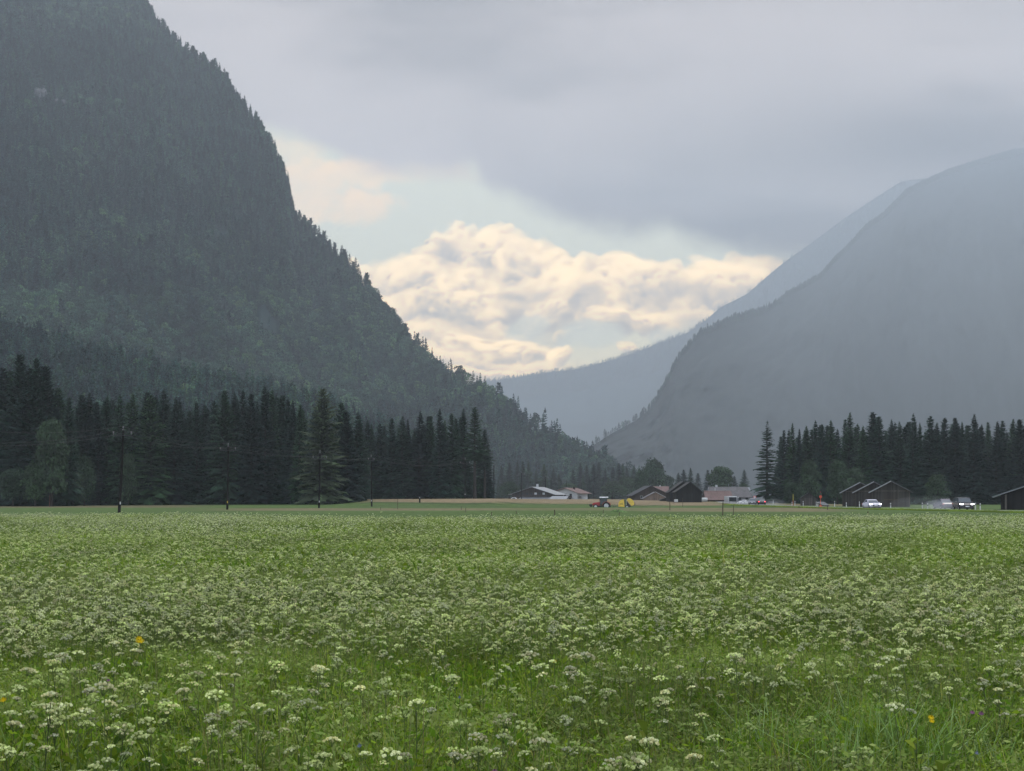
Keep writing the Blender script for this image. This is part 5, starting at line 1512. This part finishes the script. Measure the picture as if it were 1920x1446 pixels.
def add_ferny(S, rs, c0, n, spread, ls, pal):
    """Finely cut leaflets round a stem."""
    p = c0 + rnd3(rs, n) * np.array([spread, spread, spread * .5])
    p[:, 2] = np.abs(p[:, 2])
    u = unit(rnd3(rs, n)); v = unit(np.cross(u, rnd3(rs, n)))
    s = ls * rs.uniform(.5, 1.4, n)[:, None]
    c = pal[rs.randint(0, len(pal), n)] * rs.uniform(.7, 1.3, n)[:, None]
    S.add(np.stack([p - u * s * .5, p + v * s * .2, p + u * s * .5, p - v * s * .2], 1), c)


CREAM = np.array([[.52, .57, .26], [.58, .62, .34], [.44, .52, .20], [.56, .54, .30], [.64, .66, .42]]) * 1.04
DULL = np.array([[.24, .28, .11], [.30, .34, .15], [.19, .24, .08]]) * 1.5


def add_umbel(S, rs, c, r, rays=11, florets=9, tint=0, dome=.42, stem_c=(.08, .11, .04), rod=True, fl=.0075, pal=None):
    pal = CREAM if pal is None else pal
    """One flat-topped flower head: spokes, each ending in a small cushion of florets."""
    tilt = rs.normal(0, .28, 2)
    up = unit(np.array([tilt[0], tilt[1], 1.0]))
    e1 = unit(np.cross(up, np.array([0, 1., .1]))); e2 = np.cross(up, e1)
    q, col = [], []
    for k in range(rays):
        rr = r * math.sqrt((k + .4) / rays) * rs.uniform(.85, 1.12); a = k * 2.39996 + rs.uniform(-.2, .2)
        ctr = c + e1 * math.cos(a) * rr + e2 * math.sin(a) * rr + up * dome * r * (1 - (rr / r) ** 2)
        if rod:
            hub = c - up * r * .75
            sd = unit(np.cross(ctr - hub, rs.normal(size=3))) * .0011
            q.append([hub - sd, hub + sd, ctr + sd, ctr - sd]); col.append(np.array(stem_c))
        cr = r * .62 / math.sqrt(rays) * rs.uniform(.8, 1.2)
        base = pal[(tint + (rs.rand() < .3)) % len(pal)] * rs.uniform(.8, 1.15)
        for f in range(florets):
            d = unit(rs.normal(size=3) + up * .9)
            p = ctr + d * cr * np.array([1, 1, .62]) * rs.uniform(.6, 1.05)
            nrm = unit(d + rs.normal(size=3) * .3)
            u = unit(np.cross(nrm, rs.normal(size=3))); v = np.cross(nrm, u)
            s = fl * rs.uniform(.7, 1.35)
            q.append([p - u * s, p + v * s, p + u * s, p - v * s]); col.append(base * rs.uniform(.75, 1.2))
    S.add(np.array(q), np.array(col))


def add_stem(S, rs, p0, p1, w, c=(.08, .11, .04)):
    p0 = np.asarray(p0, float); p1 = np.asarray(p1, float)
    for k in range(2):
        sd = unit(np.cross(p1 - p0, np.array([math.cos(k * 1.57), math.sin(k * 1.57), .05]))) * w
        S.add(np.array([[p0 - sd, p0 + sd, p1 + sd * .7, p1 - sd * .7]]), np.array(c) * rs.uniform(.8, 1.2))


LEAFPAL = np.array([[.062, .120, .008], [.084, .146, .010], [.118, .172, .012], [.054, .104, .013]]) * 1.25
FERNPAL = np.array([[.120, .160, .036], [.150, .182, .056], [.100, .142, .034]]) * 1.4
BLUE = np.array([[.120, .190, .060], [.160, .220, .095], [.100, .165, .040], [.100, .160, .014], [.075, .130, .012]]) * 1.15

near_tiles = []
for k in range(6):
    rs = np.random.RandomState(300 + k); S = Soup()
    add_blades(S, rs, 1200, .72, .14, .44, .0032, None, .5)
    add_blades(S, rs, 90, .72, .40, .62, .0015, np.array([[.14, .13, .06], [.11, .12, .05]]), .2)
    add_leaves(S, rs, 1000, .72, .05, .36, .05, LEAFPAL)
    for c_ in range(46): add_ferny(S, rs, np.array([rs.uniform(-.7, .7), rs.uniform(-.7, .7), rs.uniform(.16, .42)]), 40, .065, .032, FERNPAL)
    for c_ in range(11):
        p_ = np.array([rs.uniform(-.7, .7), rs.uniform(-.7, .7), rs.uniform(.26, .50)])
        add_stem(S, rs, (p_[0], p_[1], 0), p_ - (0, 0, .02), .002)
        add_umbel(S, rs, p_, rs.uniform(.022, .045), 9, 6, rs.randint(0, 3), pal=DULL, fl=.007)
    near_tiles.append(S.mesh('meadow_tile_%d' % k, M['veg']))
for k in range(2):      # bluish coarse grass
    rs = np.random.RandomState(320 + k); S = Soup()
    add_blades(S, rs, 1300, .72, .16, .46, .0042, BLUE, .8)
    add_leaves(S, rs, 420, .72, .05, .2, .06, LEAFPAL)
    near_tiles.append(S.mesh('meadow_tile_b%d' % k, M['veg']))
for k in range(2):      # leafy hollows
    rs = np.random.RandomState(330 + k); S = Soup()
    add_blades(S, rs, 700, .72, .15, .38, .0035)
    add_leaves(S, rs, 1100, .72, .04, .30, .06, LEAFPAL)
    near_tiles.append(S.mesh('meadow_tile_c%d' % k, M['veg']))
far_tiles = []
for k in range(4):
    rs = np.random.RandomState(340 + k); S = Soup()
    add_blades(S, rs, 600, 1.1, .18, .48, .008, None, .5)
    add_leaves(S, rs, 420, 1.1, .05, .38, .10, LEAFPAL)
    for c_ in range(22): add_ferny(S, rs, np.array([rs.uniform(-1, 1), rs.uniform(-1, 1), rs.uniform(.2, .45)]), 16, .10, .06, FERNPAL)
    for c_ in range(26):
        p_ = np.array([rs.uniform(-1, 1), rs.uniform(-1, 1), rs.uniform(.30, .52)])
        add_umbel(S, rs, p_, rs.uniform(.03, .05), 6, 3, rs.randint(0, 3), pal=DULL, fl=.012, rod=False)
    far_tiles.append(S.mesh('meadow_far_tile_%d' % k, M['veg']))

single = []
for k in range(8):
    rs = np.random.RandomState(360 + k); S = Soup()
    h = rs.uniform(.48, .68)
    top = np.array([rs.normal(0, .04), rs.normal(0, .04), h])
    add_stem(S, rs, (0, 0, 0), top - (0, 0, .03), .0028)
    add_umbel(S, rs, top, rs.uniform(.030, .052), 11, 7, k % 5, fl=.0062)
    for b in range(rs.randint(1, 4)):
        a = rs.rand() * 6.28; L = rs.uniform(.05, .13); z0 = h * rs.uniform(.55, .8)
        tip = np.array([math.cos(a) * L, math.sin(a) * L, z0 + rs.uniform(.06, .16)])
        add_stem(S, rs, top * (z0 / h), tip - (0, 0, .02), .002)
        add_umbel(S, rs, tip, rs.uniform(.018, .032), 8, 6, (k + b) % 5, fl=.0058)
    add_ferny(S, rs, np.array([0, 0, h * .5]), 26, .06, .03, FERNPAL)
    single.append(S.mesh('meadow_umbel_%d' % k, M['veg']))
clump = []
for k in range(5):
    rs = np.random.RandomState(380 + k); S = Soup()
    for j in range(11):
        x, y = rs.uniform(-.6, .6, 2); h = rs.uniform(.40, .66); r = rs.uniform(.016, .034)
        n = 10
        a = rs.rand(n) * 6.28; rr = r * np.sqrt(rs.rand(n))
        p = np.stack([x + np.cos(a) * rr, y + np.sin(a) * rr, h + .25 * r * (1 - (rr / r) ** 2) + rs.normal(0, .004, n)], -1)
        nr = unit(np.stack([np.cos(a) * rr / r, np.sin(a) * rr / r, np.ones(n) * .7], -1) + rs.normal(0, .4, (n, 3)))
        u = unit(np.cross(nr, rs.normal(size=(n, 3)))); v = np.cross(nr, u); s = .012 * rs.uniform(.7, 1.3, n)[:, None]
        S.add(np.stack([p - u * s, p + v * s, p + u * s, p - v * s], 1), CREAM[rs.randint(0, 5, n)] * rs.uniform(.7, 1.1, n)[:, None] * np.array([.98, .98, 1.1]))
        add_stem(S, rs, (x, y, 0), (x, y, h), .004)
    clump.append(S.mesh('meadow_clump_%d' % k, M['veg']))
near_lib = library('meadow_near', near_tiles); far_lib2 = library('meadow_far', far_tiles)
single_lib = library('meadow_single', single); clump_lib = library('meadow_clumps', clump)

rs = np.random.RandomState(77)


def field_points(y0, y1, spacing, jit=.5, margin=8.0):
    out = []
    y = y0
    while y < y1:
        hw = .365 * y + margin
        n = int(2 * hw / spacing) + 1
        x = -hw + (np.arange(n) + rs.rand()) * spacing
        out.append(np.stack([x + rs.uniform(-jit, jit, n) * spacing, y + rs.uniform(-jit, jit, n) * spacing], -1))
        y += spacing
    return np.concatenate(out)


def edge_y(x): return 88 + 5 * (fbm(x * .06, x * 0 + 3, 4) - .5) + 13 * sstep(-6, -26, x) + 5 * sstep(8, 28, x)


def pxpy(x, y, z=.5): return 960 + F * x / y, HZ + F * (CAMZ - z) / y


def put(name, lib, xy, idx, s0, s1, label, zs=1.0):
    n = len(xy); s = rs.uniform(s0, s1, n)
    pos = np.stack([xy[:, 0], xy[:, 1], gz(xy[:, 0], xy[:, 1]) - .01], -1)
    scatter(name, lib, pos, np.stack([rs.normal(0, .03, n), rs.normal(0, .03, n), rs.rand(n) * 6.28], -1), np.stack([s, s, (s * .4 + .6 * (.5 + .5 * s / s.mean())) * rs.uniform(.7, 1.12, n) * zs], -1), idx, label)


# sward near the viewer
xy = field_points(1.2, 24, .85)
px, py = pxpy(xy[:, 0], xy[:, 1], .35)
idx = rs.randint(0, 6, len(xy))
lowspots = fbm(xy[:, 0] * .55, xy[:, 1] * .45, 51)
idx = np.where((lowspots > .60) & (xy[:, 1] < 20), rs.randint(8, 10, len(xy)), idx)
blu = (((px - 1510) / 150) ** 2 + ((py - 1330) / 55) ** 2 < rs.rand(len(px)) * 1.5) | (((px - 1890) / 60) ** 2 + ((py - 1290) / 45) ** 2 < 1) | (((px - 80) / 60) ** 2 + ((py - 1390) / 40) ** 2 < 1)
idx = np.where(blu, rs.randint(6, 8, len(xy)), idx)
put('meadow_grass', near_lib, xy, idx, .9, 1.15, 'green sward of the flowering meadow nearest the viewer')
xy = field_points(23.5, 140, 1.45)
xy = xy[xy[:, 1] < edge_y(xy[:, 0])]
put('meadow_grass', far_lib2, xy, rs.randint(0, 4, len(xy)), .9, 1.2, 'green sward of the flowering meadow farther out')

# rough verge between the field and the road
yv = np.repeat(np.arange(95, 345, 1.0), 3); rv = np.random.RandomState(12)
xy = np.stack([road_x(yv) - 5.0 - rv.rand(len(yv)) * 3.2, yv + rv.uniform(-.5, .5, len(yv))], -1)
xy = xy[np.abs(xy[:, 0]) < .40 * xy[:, 1] + 4]
put('verge_grass', far_lib2, xy, rv.randint(0, 4, len(xy)), .62, .9, 'rough grass verge along the near side of the road', .5)
# flowers: pale drifts and greener gaps as the eye sees them across the field
def density(x, y):
    px, py = pxpy(x, y)
    d = 0.25 + 1.0 * sstep(.36, .62, fbm(x * .22, y * .13, 61)) * (0.55 + .6 * fbm(x * .9, y * .6, 64))
    d = d + 1.0 * sstep(11.3, 13.2, y + 2.0 * (fbm(x * .35, y * .1, 3) - .5)) * (1 - sstep(16.5, 21, y))        # pale drift in the middle distance
    d = d * (1 - .3 * sstep(19, 24, y) * (1 - sstep(45, 60, y)))
    d = d * (1 - .75 * sstep(1250, 1420, px) * sstep(33, 36, y) * (1 - sstep(43, 47, y)))              # dark green band on the right
    d = d * (1 - .3 * (1 - sstep(9, 12, y)))
    bl = np.exp(-((px - 1510) / 150) ** 2 - ((py - 1330) / 60) ** 2)
    return d * (1 - .85 * bl) + .15 * sstep(60, 90, y)


xy = np.concatenate([field_points(9.0, 46, .125, .5)])
keep = rs.rand(len(xy)) < (.60 - .22 * sstep(17, 22, xy[:, 1])) * density(xy[:, 0], xy[:, 1])
xy = xy[keep]
put('meadow_flowers', single_lib, xy, rs.randint(0, 8, len(xy)), .45, .88, 'countless cream umbel flowers spread over the middle of the meadow', 1.0)
xy = field_points(45, 140, .52, .5)
xy = xy[(rs.rand(len(xy)) < .5 * density(xy[:, 0], xy[:, 1])) & (xy[:, 1] < edge_y(xy[:, 0]) - 1)]
put('meadow_flowers', clump_lib, xy, rs.randint(0, 5, len(xy)), .8, 1.15, 'countless cream umbel flowers merging into a pale veil far across the meadow', 1.0)

# the nearest flowering plants, one by one
def flower_plant(seed, big):
    rs = np.random.RandomState(seed)
    h = rs.uniform(.50, .70); T_ = Soup(); L_ = Soup(); heads = []
    top = np.array([rs.normal(0, .05), rs.normal(0, .05), h])
    add_stem(T_, rs, (0, 0, -.02), top * .5, .0032); add_stem(T_, rs, top * .5, top - (0, 0, .035), .0026)
    H = Soup(); tint = rs.randint(0, 5)
    add_umbel(H, rs, top, (.056 if big else .042) * rs.uniform(.75, 1.2), 16 if big else 12, 13, tint, fl=.0062)
    heads.append(H)
    for b in range(rs.randint(1, 4)):
        a = rs.rand() * 6.28; L = rs.uniform(.06, .15); z0 = h * rs.uniform(.5, .8)
        tip = np.array([math.cos(a) * L, math.sin(a) * L, z0 + rs.uniform(.07, .18)])
        add_stem(T_, rs, top * (z0 / h), tip - (0, 0, .025), .0022)
        H = Soup(); add_umbel(H, rs, tip, rs.uniform(.020, .036), 10, 9, tint, fl=.0052); heads.append(H)
    for z in (.2, .35, .5): add_ferny(L_, rs, np.array([rs.normal(0, .03), rs.normal(0, .03), h * z]), 40, .065, .032, FERNPAL)
    return T_.mesh('flower_stem', M['veg']), [q.mesh('flower_head', M['veg']) for q in heads], L_.mesh('flower_foliage', M['veg'])


protos = [flower_plant(400 + k, k % 2 == 0) for k in range(10)]
rs = np.random.RandomState(5)
cand = field_points(5.15, 9.4, .15, .5, 6.0)
q1, q2 = pxpy(cand[:, 0], cand[:, 1], .55)
ok = (q1 > -15) & (q1 < 1935) & (q2 < 1450)
side = cand[~ok & (np.abs(cand[:, 0]) > .37 * cand[:, 1]) & (rs.rand(len(cand)) < .3)] if len(cand) else cand
dn = density(cand[:, 0], cand[:, 1]) * (.5 + 1.0 * sstep(.35, .6, fbm(cand[:, 0] * 1.1, cand[:, 1] * .9, 71)))
cand = cand[ok & (rs.rand(len(cand)) < dn * .62)]
rs.shuffle(cand)
cand = cand[:290]
for (x, y) in cand:
    k = rs.randint(0, 10); st_, hd, lf_ = protos[k]
    s = rs.uniform(.68, 1.02)
    o = empty('umbel_flower', (x, y, gzf(x, y)), rs.rand() * 6.28, s)
    o.rotation_euler = (rs.normal(0, .07), rs.normal(0, .07), rs.rand() * 6.28)
    tag(o, 'cream white umbel flower plant standing in the nearest part of the meadow', 'flower', 'umbel flowers nearest the viewer')
    obj('stem', st_, o); obj('foliage', lf_, o)
    for m_ in hd: obj('flower_head', m_, o)


# the same flowers beyond both sides of the frame
put('meadow_flowers', single_lib, side, np.random.RandomState(6).randint(0, 8, len(side)), .7, 1.1, 'cream umbel flowers at both sides of the nearest meadow')


# a few odd plants that stand out
def broad_plant(seed, pal, n, size, up):
    rs = np.random.RandomState(seed); S = Soup()
    for k in range(n):
        a = k * 2.4 + rs.uniform(-.3, .3); e = rs.uniform(.2, .9) * up; L = size * rs.uniform(.6, 1.1)
        d = np.array([math.cos(a) * math.cos(e), math.sin(a) * math.cos(e), math.sin(e)]); sd = np.array([-math.sin(a), math.cos(a), 0]) * L * .2
        b = np.array([0, 0, .05 + .28 * k / n]); m_ = b + d * L * .5 + (0, 0, .02); t = b + d * L - (0, 0, L * .15)
        c = pal[k % len(pal)] * rs.uniform(.8, 1.2)
        S.add(np.array([[b - sd * .2, b + sd * .2, m_ + sd, m_ - sd], [m_ - sd, m_ + sd, t + sd * .08, t - sd * .08]]), c)
    T_ = Soup(); add_stem(T_, rs, (0, 0, -.02), (0, 0, .34), .004)
    return S.mesh('plant_leaf', M['veg']), T_.mesh('plant_stem', M['veg'])


YG = np.array([[.16, .20, .025], [.11, .16, .02], [.07, .12, .016]])
for (px, py, sz, lab) in [(900, 1310, .13, 'bright yellow green broad leaved plant near the middle, brightest of its kind'), (818, 1322, .11, 'yellow green leafy plant just left of the brightest one'), (780, 1336, .11, 'yellow green leafy plant, second left of the brightest one'),
                          (1212, 1360, .14, 'yellow green leafy plant right of centre beside an umbel cluster'), (1718, 1375, .12, 'yellow green leafy plant at the right among tall umbels'), (1766, 1425, .16, 'pale pointed leafy plant low at the right'), (492, 1420, .12, 'yellow green leafy plant low at the left'), (560, 1425, .11, 'darker yellow green leafy plant right of the low left one')]:
    z = .42; y = F * (CAMZ - z) / (py - HZ); x = PX(px, y)
    lm_, tm_ = broad_plant(int(px), YG, 9, sz, 1.3)
    o = empty('leafy_plant', (x, y, .1)); tag(o, lab, 'plant', 'yellow green plants in the meadow')
    obj('leaves', lm_, o); obj('stem', tm_, o)


def daisy(seed, col, r, n):
    rs = np.random.RandomState(seed); S = Soup(); T_ = Soup(); D_ = Soup()
    add_stem(T_, rs, (0, 0, 0), (0, 0, .5), .0022)
    for k in range(n):
        a = 6.283 * k / n; d = np.array([math.cos(a), math.sin(a), .15]); sd = np.array([-math.sin(a), math.cos(a), 0]) * r * .22
        b = np.array([0, -.004, .5]); S.add(np.array([[b - sd * .3, b + sd * .3, b + d * r + sd * .6, b + d * r - sd * .6]]), np.array(col) * rs.uniform(.85, 1.1))
        add_ = np.array([[b + (0, 0, .012) + d * r * .35 * rs.uniform(.6, 1) - sd * .4, b + (0, 0, .012) + d * r * .3 + sd * .4, b + (0, 0, .022), b + (0, 0, .02) - sd * .2]])
        D_.add(add_, np.array(col) * .75)
    return S.mesh('petals', M['veg']), D_.mesh('flower_centre', M['veg']), T_.mesh('flower_stem', M['veg'])


YEL = daisy(1, (.55, .38, .008), .019, 11); PUR = daisy(2, (.17, .07, .14), .014, 14); BLU = daisy(3, (.12, .13, .24), .011, 9)
for (px, py, kd, s, lab) in [(285, 1156, YEL, 1.35, 'upper left flower of the yellow trio in the pale drift'), (290, 1159, YEL, 1.4, 'right flower of the yellow trio in the pale drift'), (284, 1161, YEL, 1.3, 'lower flower of the yellow trio in the pale drift'), (41, 1265, YEL, .95, 'lone yellow flower near the left edge'),
                             (751, 1383, YEL, 1.0, 'round yellow flower low left of centre'), (724, 1398, YEL, .7, 'small yellow flower just below the round one'), (1038, 1209, YEL, .8, 'small yellow flower among umbels right of centre'), (1719, 1300, YEL, .8, 'upper of two small yellow flowers at right'), (1723, 1311, YEL, .7, 'lower of two small yellow flowers at right'),
                             (865, 1239 + 24, BLU, .9, 'tiny blue flower in the green middle'), (1804, 1284, PUR, 1.0, 'right one of two magenta flowers at right'), (1791, 1287, PUR, .9, 'left one of two magenta flowers at right'), (929, 1380, PUR, .9, 'pink flower low in the middle'), (1189, 1418, PUR, 1.0, 'pink flower near the lower edge right of centre'), (225, 1240, PUR, .8, 'mauve flower in the left green patch'), (224, 1247, BLU, .8, 'blue flower below the mauve one'), (687, 1334, BLU, 1.0, 'blue flower in the dark hollow left of centre'), (1797, 1357, BLU, .8, 'blue flower low at the right')]:
    z = .60; y = F * (CAMZ - z) / (py - HZ); x = PX(px, y); zz = gzf(x, y) + z - .5 * s
    o = empty('wild_flower', (x, y, zz), random.uniform(0, 6), s); o.rotation_euler = (R(38), 0, 0)
    tag(o, lab, 'flower', 'coloured wild flowers')
    obj('petals', kd[0], o); obj('flower_centre', kd[1], o); obj('stem', kd[2], o)
